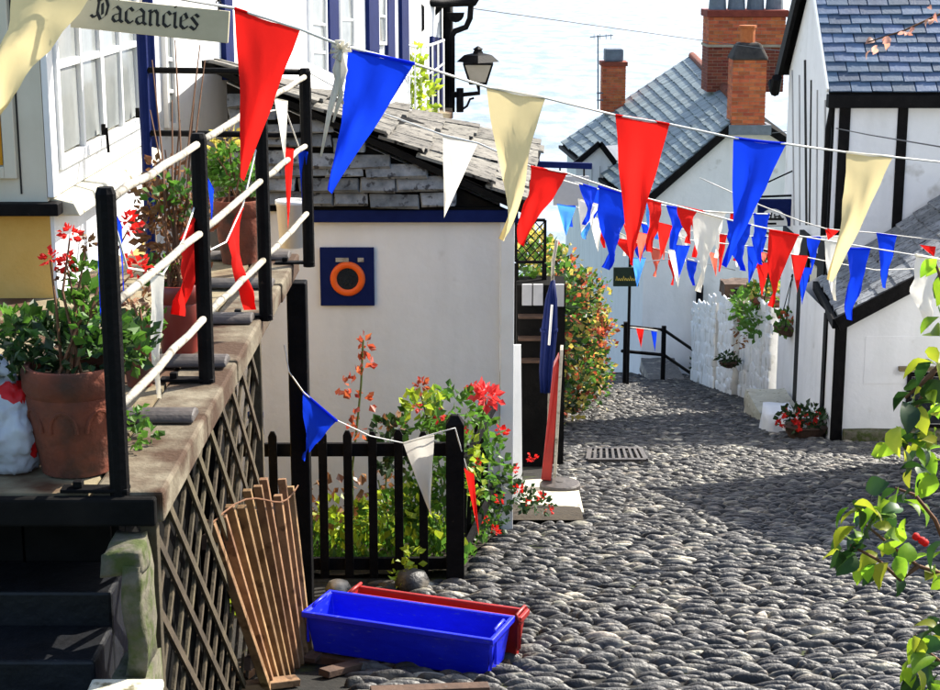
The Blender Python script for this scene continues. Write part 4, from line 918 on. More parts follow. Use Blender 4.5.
mb=MB(); mb.box((c[0]-sx/2-.05,c[1]-.45,z),(c[0]+sx/2+.05,c[1]+.45,z+.12)); build(mb,'corbel',M['brickdk'],t)
mb=MB(); mb.box((c[0]-sx*.40,c[1]-.33,z+.12),(c[0]+sx*.40,c[1]+.33,z+.5)); build(mb,'cowl',M['cowl'],t,bevel=.05)
an=thing('tv_aerial','thin television aerial on a mast beside the small chimney','aerial',P(598,104,IR-1))
mb=MB(); mb.tube([P(598,112,IR-1),P(598,35,IR-1)],.022,6); build(mb,'mast',M['cowl'],an)
mb=MB(); mb.tube([P(590,37,IR-1),P(613,35,IR-1)],.014,6)
for x in (594,600,606,611): mb.tube([P(x,36,IR-1.35),P(x,36.5,IR-.6)],.01,5); mb.tube([P(x,34,IR-1),P(x,39,IR-1)],.01,5)
build(mb,'antenna',M['cowl'],an)
for yv in (93,100):
    mb=MB(); mb.tube([P(597,yv,IR-1),P(603,yv,IR-.9)],.02,6); build(mb,'clamp',M['cowl'],an)
iv=shrub('wall_ivy','dark ivy bush at the foot of the inn wall beside the downpipe','shrub',V((P(704,378,36.4).x,36.4,gz(36.4))),
 [('foliage',M['leafdk'],[cl(704,345,36.5,.22,.3,80,.16),cl(703,365,36.4,.25,.35,90,.16)])],[[V((P(704,378,36.4).x,36.4,gz(36.4))),P(704,340,36.5)]],None)
# far railing
fr=thing('street_railing','black two-bar handrail at the bottom of the cobbled street','railing',G(664,374))
def far(px_,py,Y): return P(px_,py,Y)
Ra,Rb,Rc=(622,326,33.5),(664,330,34.5),(699,354,36.2)
for (x,y,Y,b) in ((664,326,34.5,376),(626,322,33.4,382)):
    mb=MB(); p=P(x,y,Y); mb.bar(V((p.x,p.y,gz(Y)-.05)),p,.09,.09); build(mb,'post',M['black'],fr)
for d in (0,25):
    mb=MB(); mb.tube([P(Ra[0],Ra[1]+d,Ra[2]),P(Rb[0],Rb[1]+d,Rb[2]),P(Rc[0],Rc[1]+d,Rc[2])],.035,8); build(mb,'rail_bar',M['black'],fr,smooth=True)
p=G(670,378,.03); mb=MB(); mb.box((p.x-.55,p.y-1.2,p.z-.05),(p.x+.25,p.y+1.2,p.z+.06)); build(rough_block((p.x-.5,p.y-1.2,p.z-.2),(p.x+.25,p.y+1.4,p.z+.10),.03,3),'stone_ramp',M['cobble'],None,at=p,label='smooth grey stone ramp slab at the foot of the far railing',cat='slab')
# green shop sign
gs=thing('shop_sign','small dark green board with gold script above the hedge end','sign',P(630,380,33))
a,b_=P(613,286,33),P(639,267,33); mb=MB(); mb.box((a.x,32.95,a.z),(b_.x,33.02,b_.z)); build(mb,'board',M['greensign'],gs,bevel=.01)
mb=MB(); p=a+V((.05,-.055,.12)); xx=0
for k in range(9): mb.tube([p+V((k*.045,0,0)),p+V((k*.045+.015,0,.05 if k%3 else .09)),p+V((k*.045+.04,0,0))],.008,5)
build(mb,'gold_script',M['gold'],gs)
mb=MB(); q=P(630,267,33.06); mb.tube([V((q.x,33.06,gz(33))),V((q.x,33.06,q.z+.4))],.03,8); build(mb,'post',M['black'],gs)

# ================================================================== RIGHT HOUSE
RX,RY,RE=4.87,22.8,26.2
rh=thing('slate_roofed_cottage','white cottage with black timbers and blue slate roof at the right','house',V((6.5,24.5,gz(24))))
ze=P(834,88,RY).z; yr=(RY+RE)/2; rz=ze+1.75; XR=9.0
mb=MB(); mb.add([V((RX,RY,gz(RY)-.5)),V((RX,RE,gz(RE)-.5)),V((RX,RE,ze)),V((RX,yr,rz-.1)),V((RX,RY,ze)),V((XR,RY,gz(RY)-.5)),V((XR,RE,gz(RE)-.5)),V((XR,RE,ze)),V((XR,yr,rz-.1)),V((XR,RY,ze))],
 [(0,1,2,3,4),(5,9,8,7,6),(0,4,9,5),(1,6,7,2),(4,3,8,9),(2,7,8,3)]); build(mb,'wall',M['white'],rh)
ov=.14
A=V((RX-.12,RY-ov,ze-.06)); B_=V((XR,RY-ov,ze-.06)); D_=V((RX-.12,yr,rz)); C_=V((XR,yr,rz))
mb=MB(); mb.prism([A+V((0,0,-.02)),B_+V((0,0,-.02)),C_+V((0,0,-.02)),D_+V((0,0,-.02))],(0,0,.018)); mb.prism([V((RX-.12,RE+ov,ze-.08)),V((XR,RE+ov,ze-.08)),C_+V((0,0,-.02)),D_+V((0,0,-.02))],(0,0,.018)); build(mb,'roof_deck',M['tar'],rh)
bm_=slate_meshes(M['slateblue'],.02)
slates(rh,A,B_,C_,D_,15,15,bm_,M['slateblue'],th=.016,lap=1.6,jit=.012)
mb=MB(); mb.box((RX-.13,RY-ov-.05,ze-.25),(XR,RY-.02,ze-.075)); build(mb,'eaves_board',M['black'],rh,bevel=.01)
mb=MB(); mb.bar(V((RX-.14,RE+ov+.1,ze-.15)),V((RX-.14,yr,rz-.02)),.06,.22); build(mb,'bargeboard',M['black'],rh)
mb=MB(); mb.bar(V((RX-.14,RY-ov,ze-.02)),V((RX-.14,yr,rz+.02)),.03,.07); build(mb,'verge_strip',M['whitepaint'],rh)
mb=MB(); mb.tube([V((RX-.2,RE+.25,ze-.2)),V((RX-.2,RE+.05,ze-.32)),V((RX-.2,RE-.1,ze-.1))],.08,8); build(mb,'gutter_end',M['black'],rh)
def beam(x0,x1,y0,y1,Y=RY,pr=.025):
    a,b_=P(x0,y1,Y),P(x1,y0,Y); ym=(y0+y1)/2; mb=MB(); mb.box((P(x0,ym,Y).x,Y-pr,a.z),(P(x1,ym,Y).x,Y-.001,b_.z)); build(mb,'timber_beam',M['black'],rh,bevel=.006)
beam(836,847,99,262); beam(894,904,99,262); beam(953,963,99,262)
mb=MB(); mb.box((RX-.03,RY+.0,P(834,228,RY).z),(RX-.001,RY+.12,ze-.26)); build(mb,'timber_beam',M['black'],rh)
# ground-floor street side: posts, door
def side(px_,): return PXx(px_,350,RX).y
for x0,x1,yt in ((799,808,225),(818,825,235)):
    y0,y1=side(x1),side(x0); zt_=PXx(x0,yt,RX).z; mb=MB(); mb.box((RX-.07,y0,gz(y1)-.1),(RX-.001,y1,zt_)); build(mb,'door_post',M['black'],rh,bevel=.008)
y0,y1=side(817.6),side(808.4)
dr=MB(); dr.box((RX-.03,y0,gz(y0)+.02),(RX-.002,y1,PXx(812,262,RX).z)); dr=build(dr,'door',M['cream'],rh)
for k in range(2):
    g_=MB(); g_.box((RX-.036,y0+.12,gz(y0)+.9+k*.45),(RX-.031,y1-.12,gz(y0)+1.28+k*.45)); build(g_,'pane',M['darkglass'],dr)
mb=MB(); p=PXx(813,375,RX); mb.tube([p+V((-.05,-.1,.1)),p+V((-.06,.05,.04)),p+V((-.05,.1,-.04))],.02,6); build(mb,'handle',M['whitepaint'],dr)
mb=MB(); a=PXx(786,232,RX); b_=PXx(832,240,RX); mb.box((RX-.05,b_.y,a.z-.05),(RX-.002,a.y,a.z+.09)); build(mb,'jetty_beam',M['black'],rh)
# cables on the gable
for (x,yt,yb) in ((800,75,225),(806,60,225),(812,80,225),(818,90,225),(793,70,225),(826,100,225)):
    a=PXx(x,yt,RX); b_=PXx(x+rnd(-2,2),yb,RX); mb=MB(); mb.tube([a+V((-.012,0,0)),V((RX-.012,b_.y,b_.z))],.012 if x!=806 else .02,6); build(mb,'wall_cable',M['wire'] if x in(806,812) else M['greyboard'],rh)
mb=MB(); mb.tube([V((RX-.035,RY+.02,ze-.25)),V((RX-.075,RY+.02,ze-.55)),V((RX-.075,RY+.02,ze-2.0))],.04,8); build(mb,'downpipe',M['black'],rh)
# porch
po=thing('gabled_porch','low gabled porch with dark slate roof and grey-white wall before the right cottage','porch',V((5.6,21.6,gz(21))))
PY=20.4; PXl=4.52; eF=P(838,317,PY); eR=P(819,279,RY-.03); eR.z=eF.z; rake=P(940,262,PY); sl_=(rake.z-eF.z)/(rake.x-eF.x); axx=6.6
aF=V((axx,PY-.08,eF.z+(axx-eF.x)*sl_)); aR=V((axx,RY-.03,aF.z+.15))
def pz(x): return eF.z+(x-eF.x)*sl_
mb=MB(); mb.add([V((PXl,PY,gz(PY)-.3)),V((2*axx-PXl,PY,gz(PY)-.3)),V((2*axx-PXl,PY,pz(PXl)-.08)),V((axx,PY,aF.z-.08)),V((PXl,PY,pz(PXl)-.08)),
 V((PXl,RY-.03,gz(RY)-.5)),V((2*axx-PXl,RY-.03,gz(RY)-.5)),V((2*axx-PXl,RY-.03,pz(PXl)-.08)),V((axx,RY-.03,aF.z-.08)),V((PXl,RY-.03,pz(PXl)-.08))],
 [(0,1,2,3,4),(5,9,8,7,6),(0,4,9,5),(1,6,7,2)]); build(mb,'wall',M['white'],po)
eF2=V((eF.x,PY-.08,eF.z)); eRr=V((2*axx-eF.x,0,0))
mb=MB(); dn_=V((0,0,-.05)); deck(mb,eR,eF2,aF,aR); mb.prism([aF+dn_,V((eRr.x,PY-.08,eF.z))+dn_,V((eRr.x,RY-.03,eF.z))+dn_,aR+dn_],(0,0,.04)); build(mb,'roof_deck',M['tar'],po)
dmm=slate_meshes(M['slatedark'],.02)
slates(po,eR,eF2,aF,aR,8,9,dmm,M['slatedark'],th=.014,lap=1.6,jit=.015)
mb=MB(); mb.bar(eF2+V((-.03,-.03,-.07)),aF+V((0,-.03,-.07)),.05,.17); mb.bar(aF+V((0,-.03,-.07)),V((eRr.x,PY-.11,eF.z-.07)),.05,.168); build(mb,'bargeboard',M['black'],po)
mb=MB(); mb.bar(eF2+V((-.05,0,-.07)),eR+V((-.05,0,-.07)),.06,.12); build(mb,'eaves_board',M['black'],po)
mb=MB(); a,b_=P(843,442,PY),P(854,318,PY); mb.box((PXl-.035,PY-.035,gz(PY)-.1),(PXl+.11,PY-.001,eF.z-.0)); build(mb,'corner_post',M['black'],po,bevel=.006)
mb=MB(); mb.box((PXl+.35,PY-.006,gz(PY)+.75),(7,PY-.001,gz(PY)+1.35)); build(mb,'render_panel',M['white'],po)
o=P(906,372,PY); rect_window(po,P(904,428,PY),X3,Z3,-Y3,1.2,P(904,372,PY).z-P(904,428,PY).z,2,2,M['black'],M['darkglass'],.05,.03,.04)
mb=MB(); a=P(898,370,PY); mb.box((a.x,PY-.08,a.z),(a.x+1.35,PY-.001,a.z+.05)); build(mb,'lintel',M['stone'],po)
build(rough_block((PXl+.12,PY-.18,gz(PY)-.15),(7.0,PY-.03,gz(PY)+.18),.02,6),'plinth',M['moss'],po,smooth=True)
mb=MB(); a=P(827,300,PY+1.2); mb.box((PXl-.025,PY+.55,gz(PY+.6)-.1),(PXl-.001,PY+.72,eF.z-.1)); build(mb,'side_post',M['black'],po)

nb=thing('uphill_cottage','white cottage out of view uphill on the right, annex added to shape its shade','house',V((7,14.5,gz(14.5))))
def wing(x0,y0,y1,ht,nm):
    z0=gz((y0+y1)/2); mb=MB(); mb.box((x0,y0,z0-1.2),(9.5,y1,z0+ht)); build(mb,nm+'wall',M['white'],nb)
    A_=V((x0-.12,y1+.1,z0+ht-.02)); B2=V((x0-.12,y0-.1,z0+ht-.02)); C2=V((7.4,y0-.1,z0+ht+1.3)); D2=V((7.4,y1+.1,z0+ht+1.3))
    mb=MB(); mb.prism([A_,B2,C2,D2],(0,0,.015)); mb.prism([C2,D2,V((9.7,y1+.1,z0+ht-.02)),V((9.7,y0-.1,z0+ht-.02))],(0,0,.015)); mb.prism([V((x0,y0,z0+ht-.03)),V((9.5,y0,z0+ht-.03)),V((7.4,y0,z0+ht+1.27))],(0,y1-y0,0)); build(mb,nm+'roof_deck',M['slateblue'],nb)
    slates(nb,A_,B2,C2,D2,8,9,bm_,M['slateblue'],th=.016,lap=1.6,name='slate',stuff='slates')
    rect_window(nb,V((x0-.003,y1-.6,z0+ht-1.7)),-Y3,Z3,-X3,1.1,1.2,2,3,M['whitepaint'],M['darkglass'])
wing(5.35,14.4,18.2,4.1,''); wing(4.95,11.9,14.39,2.7,'shade_annex_')  # unseen wings; the annex is added to step the shadow's edge

# rubble garden wall
rw_=thing('rubble_wall','whitewashed rubble stone wall with stone pillars along the right street edge','wall',V((4.9,30,gz(30))))
sm2=[]
for k in range(6):
    mb=MB(); n=8
    rings=[(1,0),(.98,.5),(.8,.9),(.4,1.0)]; ph=rnd(0,6)
    for r_,z in rings:
        for j in range(n):
            a=2*math.pi*j/n+.39; q=r_*(1+.1*math.sin(2*a+ph)); c_,s_=math.cos(a),math.sin(a); mb.v.append(V((math.copysign(abs(c_)**.4,c_)*q*.5,math.copysign(abs(s_)**.4,s_)*q*.5,z)))
    for i in range(3):
        for j in range(n): mb.f.append((i*n+j,i*n+(j+1)%n,(i+1)*n+(j+1)%n,(i+1)*n+j))
    mb.f.append(tuple(range(3*n,4*n))); sm2.append(mesh_of(mb,'stone',M['limewash'],False))
tfs=[]; core=MB()
def rubble(Xf,ya,yb,h0,h1):    # face looking to -X
    core.prism([V((Xf+.05,ya,gz(ya)-.3)),V((Xf+.05,yb,gz(yb)-.3)),V((Xf+.05,yb,gz(yb)+h1)),V((Xf+.05,ya,gz(ya)+h0))],(.4,0,0))
    z=0
    while z<max(h0,h1):
        hh=rnd(.12,.26); y=ya-rnd(0,.2)
        while y<yb:
            ww=rnd(.14,.5); t=(y-ya)/(yb-ya)
            if z<h0+(h1-h0)*t: tfs.append(frame(V((Xf+.06,y+ww/2,gz(y)+z+hh/2+rnd(-.03,.03))),V((0,-ww*rnd(.9,1.08),0)),V((0,0,hh*rnd(.9,1.25))),V((-rnd(.012,.05),0,0))))
            y+=ww
        z+=hh
def rubfront(x0,x1,Y,h):       # face looking to the camera
    core.box((x0+.03,Y+.05,gz(Y)-.3),(x1-.03,Y+.3,gz(Y)+h)); z=0
    while z<h:
        hh=rnd(.14,.2); x=x0
        while x<x1-.05:
            ww=min(rnd(.2,.4),x1-x); tfs.append(frame(V((x+ww/2,Y+.06,gz(Y)+z+hh/2)),V((ww*.97,0,0)),V((0,0,hh*.96)),V((0,-rnd(.025,.06),0)))); x+=ww
        z+=hh
rubble(4.74,26.45,29.3,1.65,1.6); rubble(4.62,29.5,31.0,1.75,1.75); rubble(4.60,31.6,34.5,1.7,1.5)
for (px0,px1,Y,pt) in ((741,757,29.4,316),(725,738,31.2,298),(712,724,33.6,306)):
    a=P(px0,pt,Y); b_=P(px1,pt,Y); rubfront(a.x,b_.x,Y,a.z-gz(Y))
    core.box((b_.x-.02,Y+.06,gz(Y)-.3),(4.95,Y+.35,a.z-.02))
build(core,'core',M['limewash'],rw_); pieces(rw_,'stone','stones',sm2,tfs,M['limewash'])
for (px0,px1,Y,y0,y1,h) in ((724,753,31.1,298,284,1),(742,760,29.2,316,303,1)):
    a=P(px0,y0,Y-.2); b_=P(px1,y1,Y-.2); build(rough_block((a.x,Y-.25,a.z+.0),(b_.x,Y+.4,b_.z),.03,3),'cap_slab',M['darkwood'],rw_)
mb=MB(); p=P(738,290,30.6); mb.tube([V((p.x,30.6,gz(30.6))),P(738,288,30.6)],.07,8); build(mb,'iron_post',M['black'],None,at=V((p.x,30.6,gz(30.6))),label='black iron post standing between the two capped stone pillars',cat='post')
c=G(773,412,.1); build(rough_block((c.x-.28,c.y-.5,c.z-.25),(4.8,c.y+.9,c.z+.12),.02,4),'stone_step',M['coping'],None,at=c,label='worn buff stone step at the end of the rubble wall',cat='step')
c=G(768,425,.1); build(rough_block((c.x-.05,c.y-.3,c.z-.3),(c.x+.32,c.y+.3,c.z+.22),.04,3),'white_boulder',M['white'],None,at=c,smooth=True,label='whitewashed kerb stone beside the red flower tub',cat='stone')
# wall pots and hanging baskets
def ball_plant(name,label,c,r_,m1,fl=None,basket=True,cat='basket',hook=None):
    t=thing(name,label,cat,c)
    mb=MB(); mb.lathe([(.25*r_,-.62*r_),(.7*r_,-.42*r_),(.95*r_,-.05*r_),(1.0*r_,.0),(.9*r_,.02)],c,14); build(mb,'bowl',M['darkwood'] if basket else M['terra'],t,smooth=True)
    mb=MB(); mb.cloud(V(c)+V((0,0,.25*r_)),(1.15*r_,1.15*r_,.7*r_),130,.3*r_+.03,hollow=.2); o_=build(mb,'foliage',m1,t); o_['kind']='stuff'
    if fl:
        for (m,n) in fl:
            for i in range(n):
                q=V((rnd(-1,1),rnd(-1,.6),rnd(-.2,.8))); mb=MB(); cc=V(c)+V((q.x*r_,q.y*r_,q.z*r_*.7+.3*r_))
                for k in range(10): d=V((rnd(-1,1),rnd(-1,1),rnd(-1,1))); mb.leaf(cc,.32*r_,d,curl=.4)
                build(mb,'blossom',m,t)
    if hook:
        mb=MB()
        for a in (0,2.1,4.2): mb.tube([V(c)+V((.9*r_*math.cos(a),.9*r_*math.sin(a),0)),V(hook)],.008,5)
        mb.tube([V(hook),V((RX if hook[1]<RE else 4.8,hook[1],hook[2]+.05))],.02,6); build(mb,'hanger',M['black'],t)
    return t
c=P(790,326,25.2); ball_plant('hanging_basket','hanging basket with trailing green plants by the cottage door',c,.26,M['leaf'],[(M['leafred'],4)],hook=(c.x,c.y,c.z+.75))
c=P(770,300,27.6); t=ball_plant('pillar_plant','tall bushy green plant with yellow tips above the rubble wall',c,.34,M['leaf'],[(M['leafyel'],7)],basket=False,cat='plant',hook=(c.x,c.y,c.z+.8))
c=P(772,270,27.8); ball_plant('upper_basket','round leafy basket hung highest above the rubble wall',c,.24,M['leafdk'],[(M['redflower'],3)],hook=(c.x,c.y,c.z+.6))
for (x,y,Y,lab) in ((718,318,33.2,'small dark trailing pot hung on the farthest stone pillar'),(757,362,28.9,'dark wall pot hung low on the rubble wall')):
    c=P(x,y,Y-.02); 
    if Y<30: c.x=4.52
    ball_plant('wall_pot',lab,c,.17,M['leafdk'],cat='plant pot')
shrub('trailing_plant','trailing green foliage spilling over the rubble wall top','plant',V((4.75,27.8,gz(27.8)+1.5)),
 [('foliage',M['leaf'],[(V((4.72,27.2+.35*k,gz(27.6)+1.45+.15*math.sin(k*2))),(.2,.25,.25),45,.13) for k in range(6)]),('brown_foliage',M['leafbrown'],[(V((4.66,28.6,gz(28.6)+1.2)),(.12,.15,.4),35,.1)])],None,None)
# red flower tub
c=G(806,437,.02)
t=thing('flower_tub','dark tub crowded with red and white bedding flowers at the cottage corner','flower tub',c)
mb=MB(); mb.lathe([(.19,0),(.27,.16),(.29,.17),(.26,.18)],c,16,sx=1.15); build(mb,'tub',M['darkwood'],t)
mb=MB(); mb.cloud(c+V((0,0,.24)),(.38,.3,.16),260,.09,hollow=.1); o_=build(mb,'foliage',M['leafdk'],t); o_['kind']='stuff'
for i in range(34):
    q=V((rnd(-1,1),rnd(-1,.5),rnd(-.2,1))); m=M['redflower'] if i<24 else M['whiteflower']; cc=c+V((q.x*.36,q.y*.28,.2+q.z*.17)); mb=MB()
    for k in range(10): mb.leaf(cc,.055 if i<24 else .035,V((rnd(-1,1),rnd(-1,1),rnd(-1,1))),curl=.4)
    build(mb,'blossom',m,t)
# navy hotel sign with arched emblem
ns=thing('projecting_sign','navy projecting sign with a white half-round harbour emblem','sign',P(800,190,25.6))
Ys=25.6; a,b_=P(757,226,Ys),P(798,199,Ys); mb=MB(); mb.box((a.x,Ys-.03,a.z),(b_.x,Ys+.03,b_.z)); build(mb,'board',M['navy'],ns,bevel=.008)
ec=P(772,226,Ys); r_=15*Ys/FPX
mb=MB(); mb.prism([V((ec.x+r_*1.0*math.cos(t_),Ys-.032,ec.z+.01+r_*1.15*math.sin(t_))) for t_ in [math.pi*i/16 for i in range(17)]],(0,-.006,0)); em=build(mb,'emblem',M['whitepaint'],ns)
mb=MB()
def bit(x0,y0,x1,y1,w_=.02): mb.bar(V((ec.x+x0*r_,Ys-.041,ec.z+y0*r_)),V((ec.x+x1*r_,Ys-.041,ec.z+y1*r_)),.004,w_,up=(0,0,1) if abs(x1-x0)>abs(y1-y0) else (1,0,0))
bit(-.55,.5,.75,.5,.035); bit(-.4,.5,-.32,.9); bit(-.15,.5,-.1,.95); bit(.15,.5,.1,.85); bit(.4,.5,.45,.8); bit(.6,.5,.5,.7); bit(-.4,.72,-.12,.8); bit(.1,.66,.45,.7)
for k in range(5): bit(-.28+k*.12,.12,-.28+k*.12,.26,.025)
bit(-.3,.19,.25,.19,.018)
build(mb,'emblem_drawing',M['ink'],ns)
mb=MB(); mb.bar(P(752,197,Ys),P(803,195,Ys),.03,.03); mb.tube([P(803,166,Ys),P(764,184,Ys)],.012,6); mb.tube([P(803,158,Ys),P(803,198,Ys)],.02,6); build(mb,'bracket',M['black'],ns)
mb=MB(); q=P(803,196,Ys); mb.tube([q,V((RX,Ys,q.z))],.025,6); build(mb,'wall_fixing',M['black'],ns)
# iron drain cover on the street
c4=[G(590,449,.055),G(640,449,.055),G(646,460,.055),G(588,460,.055)]
dg=thing('drain_grate','iron drain grating set in the cobbles past the pale slab','drain',(c4[0]+c4[2])/2)
mb=MB()
for i in range(4): mb.bar(c4[i],c4[(i+1)%4],.05,.03)
build(mb,'grate_frame',M['lead'],dg)
for k in range(1,9):
    t_=k/9; mb=MB(); mb.bar(lerp(c4[0],c4[1],t_),lerp(c4[3],c4[2],t_),.03,.025); build(mb,'grate_bar',M['lead'],dg)

# ================================================================== POTS AND PLANTS ON THE TERRACE
def pot(name,label,px_,py,dpx,hpx,m,plants,flowers=None,stems=None,arch=False,sq=1.0,cat='potted plant'):
    b_=PZ(px_,py,PT+.004); s_=b_.y/FPX; r_=dpx*s_/2; h=hpx*s_
    t=thing(name,label,cat,b_)
    mb=MB(); mb.lathe([(r_*.70,0),(r_*.86,h*.4),(r_*.95,h*.72),(r_*.93,h*.74),(r_*1.0,h*.80),(r_*1.0,h*.97),(r_*.95,h),(r_*.84,h),(r_*.80,h*.86)],b_,28)
    p_=build(mb,'pot',m,t,smooth=True); p_.modifiers.new('e','EDGE_SPLIT').split_angle=R(40)
    mb=MB(); mb.lathe([(r_*.82,h*.84),(r_*.8,h*.88),(r_*.3,h*.9)],b_,16); build(mb,'soil',M['soil'],t)
    if arch:
        for a0 in (-2.45,-1.62,-.79):
            mb=MB(); pts=[]
            for k in range(11):
                q=math.pi*k/10; a=a0+.30*math.cos(q); z=h*(.44+.20*math.sin(q)); rr=r_*(.87+.10*(z/h-.4))*1.012; pts.append(b_+V((rr*math.cos(a),rr*math.sin(a),z)))
            mb.tube(pts,.008,6); build(mb,'arch_moulding',m,p_)
    top=b_+V((0,0,h))
    for (nm,mm,lst) in plants:
        mb=MB()
        for (x,y,dy,rx,rz,n,sz) in lst: mb.cloud(P(x,y,b_.y+dy),(rx,rx,rz),n,sz)
        o_=build(mb,nm,mm,t); o_['kind']='stuff'
    mb=MB()
    for (x,y,dy) in (stems or []):
        e=P(x,y,b_.y+dy); m_=lerp(top,e,.5)+V((rnd(-.03,.03),0,.03)); mb.tube([top+V((rnd(-.4,.4)*r_,rnd(-.4,.4)*r_,-.03)),m_,e],[.006,.005,.003],5)
    if mb.v: build(mb,'stem',M['stem'],t)
    for (x,y,dy,rr,mm,n) in (flowers or []):
        mb=MB(); c=P(x,y,b_.y+dy)
        for i in range(n):
            q=V((rnd(-1,1),rnd(-1,1),rnd(-.7,1))).normalized(); mb.leaf(c+q*rr*rnd(.2,.8),rr*.7,q,curl=.5)
        build(mb,'blossom',mm,t)
    return t
pot('geranium_pot','big terracotta pot with arch moulding and red geraniums behind the nearest post',78,468,104,112,M['terra'],
 [('foliage',M['leafdk'],[(30,345,.15,.15,.08,150,.05),(70,350,.1,.17,.09,190,.05),(110,345,.1,.13,.09,120,.05),(50,330,.3,.2,.08,120,.05),(20,365,0,.1,.06,60,.05),(140,345,.2,.06,.08,50,.04)]),
  ('light_foliage',M['leaf'],[(85,310,.15,.07,.08,60,.06),(20,325,.1,.08,.06,50,.05),(100,330,0,.1,.07,60,.05),(132,352,.1,.05,.07,40,.045),(85,275,.2,.05,.05,30,.06)])],
 [(70,234,.15,0.038,M['redflower'],26),(50,258,.1,0.035,M['redflower'],22),(67,262,.15,0.041,M['redflower'],24),(128,224,.3,0.043,M['redflower'],24),(136,266,.3,0.049,M['redflower'],26),(86,242,.2,.034,M['leafbrown'],26),(62,275,.15,.025,M['leafbrown'],14)],
 [(70,238,.15),(50,260,.1),(67,266,.15),(128,230,.3),(136,270,.3),(86,248,.2),(84,275,.2),(100,300,.1)],arch=True)
pot('red_glazed_pot','dark red glazed pot with dry brown shrub between the first two posts',180,352,52,72,M['oxblood'],
 [('dry_foliage',M['leafbrown'],[(165,235,.2,.12,.16,150,.05),(180,265,.1,.12,.1,120,.05),(155,205,.3,.1,.13,90,.05),(190,215,.3,.09,.14,90,.05),(165,180,.35,.1,.1,60,.05)]),
  ('green_tips',M['leaf'],[(170,200,.2,.1,.12,50,.045),(190,190,.2,.07,.1,40,.045),(160,270,.05,.08,.06,40,.045)])],None,
 [(152,60,.6),(200,45,.7),(175,40,.7),(195,90,.6),(165,150,.4),(150,110,.5),(205,60,.7),(180,120,.5),(158,190,.2),(190,180,.3),(172,100,.5)])
pot('terracotta_pot','terracotta pot with upright green plant between the second and third posts',240,262,50,64,M['terra'],
 [('foliage',M['leaf'],[(228,165,.2,.11,.12,140,.06),(245,175,.1,.1,.1,100,.06),(215,180,.2,.08,.1,70,.06)]),('yellow_tips',M['leafyel'],[(225,140,.3,.09,.07,40,.05),(215,155,.3,.06,.06,30,.05)])],
 [(240,118,.35,.02,M['leafyel'],10)],[(232,120,.3),(222,130,.3),(245,135,.2),(212,150,.2),(240,150,.1)])
pot('low_terracotta_pot','low terracotta pot with trailing greenery close behind the nearest rail',140,385,36,66,M['terra'],
 [('foliage',M['leaf'],[(135,330,.05,.06,.07,60,.04),(150,322,.1,.06,.05,40,.04)]),('brown_foliage',M['leafbrown'],[(140,305,.15,.06,.07,50,.04)])],None,[(138,300,.1),(146,310,.1)])
# trailing weed on the terrace edge
mb=MB()
for (x,y) in ((132,425),(137,440),(150,432),(140,415)): mb.cloud(PZ(x,y,PT+.05),(.035,.035,.03),16,.035)
build(mb,'edge_weed',M['leaf'],None,at=PZ(138,440,PT),label='small green weed growing on the terrace edge by the nearest post',cat='weed',kind='stuff')
# white bucket
b_=PZ(292,247,PT+.005); mb=MB(); t=thing('white_bucket','white plastic bucket standing by the farthest railing post','bucket',b_)
s_=b_.y/FPX; mb.lathe([(12*s_,0),(15*s_,44*s_),(16*s_,44*s_),(16*s_,48*s_),(14*s_,48*s_),(11*s_,4*s_)],b_,20); build(mb,'tub',M['whitepaint'],t,smooth=True)
mb=MB(); mb.tube([b_+V((-15*s_,0,44*s_)),b_+V((-8*s_,-.05,30*s_)),b_+V((8*s_,-.05,30*s_)),b_+V((15*s_,0,44*s_))],.004,6); build(mb,'handle',M['railwood'],t)
# plastic bag
c=PZ(6,478,PT); c=c+V((-.02,.12,.15)); t=thing('plastic_bag','crumpled silver and white plastic bag with red print at the terrace end','bag',V((c.x,c.y,PT)))
bm=bmesh.new(); bmesh.ops.create_icosphere(bm,subdivisions=5,radius=1)
for v in bm.verts:
    q=v.co.copy(); d=1+.22*noise.noise(q*1.6)+.16*abs(noise.noise(q*3.5))+.13*abs(noise.noise(q*7)); v.co=V((q.x*.145,q.y*.13,q.z*.165))*d
    if v.co.z<-.13: v.co.z=-.145
mb=MB(); mb.add([v.co+c for v in bm.verts],[tuple(v.index for v in f.verts) for f in bm.faces])
mb.m=[1 if noise.noise(f.calc_center_median()*11+V((3,1,7)))>.22 else 0 for f in bm.faces]; bm.free()
build(mb,'bag_body',[M['bag'],M['bagred']],t,smooth=True)
mb=MB(); mb.tube([c+V((.02,-.02,.14)),c+V((.03,-.03,.19)),c+V((-.02,-.03,.22))],[.05,.02,.045],9); build(mb,'knot',M['bag'],t,smooth=True)

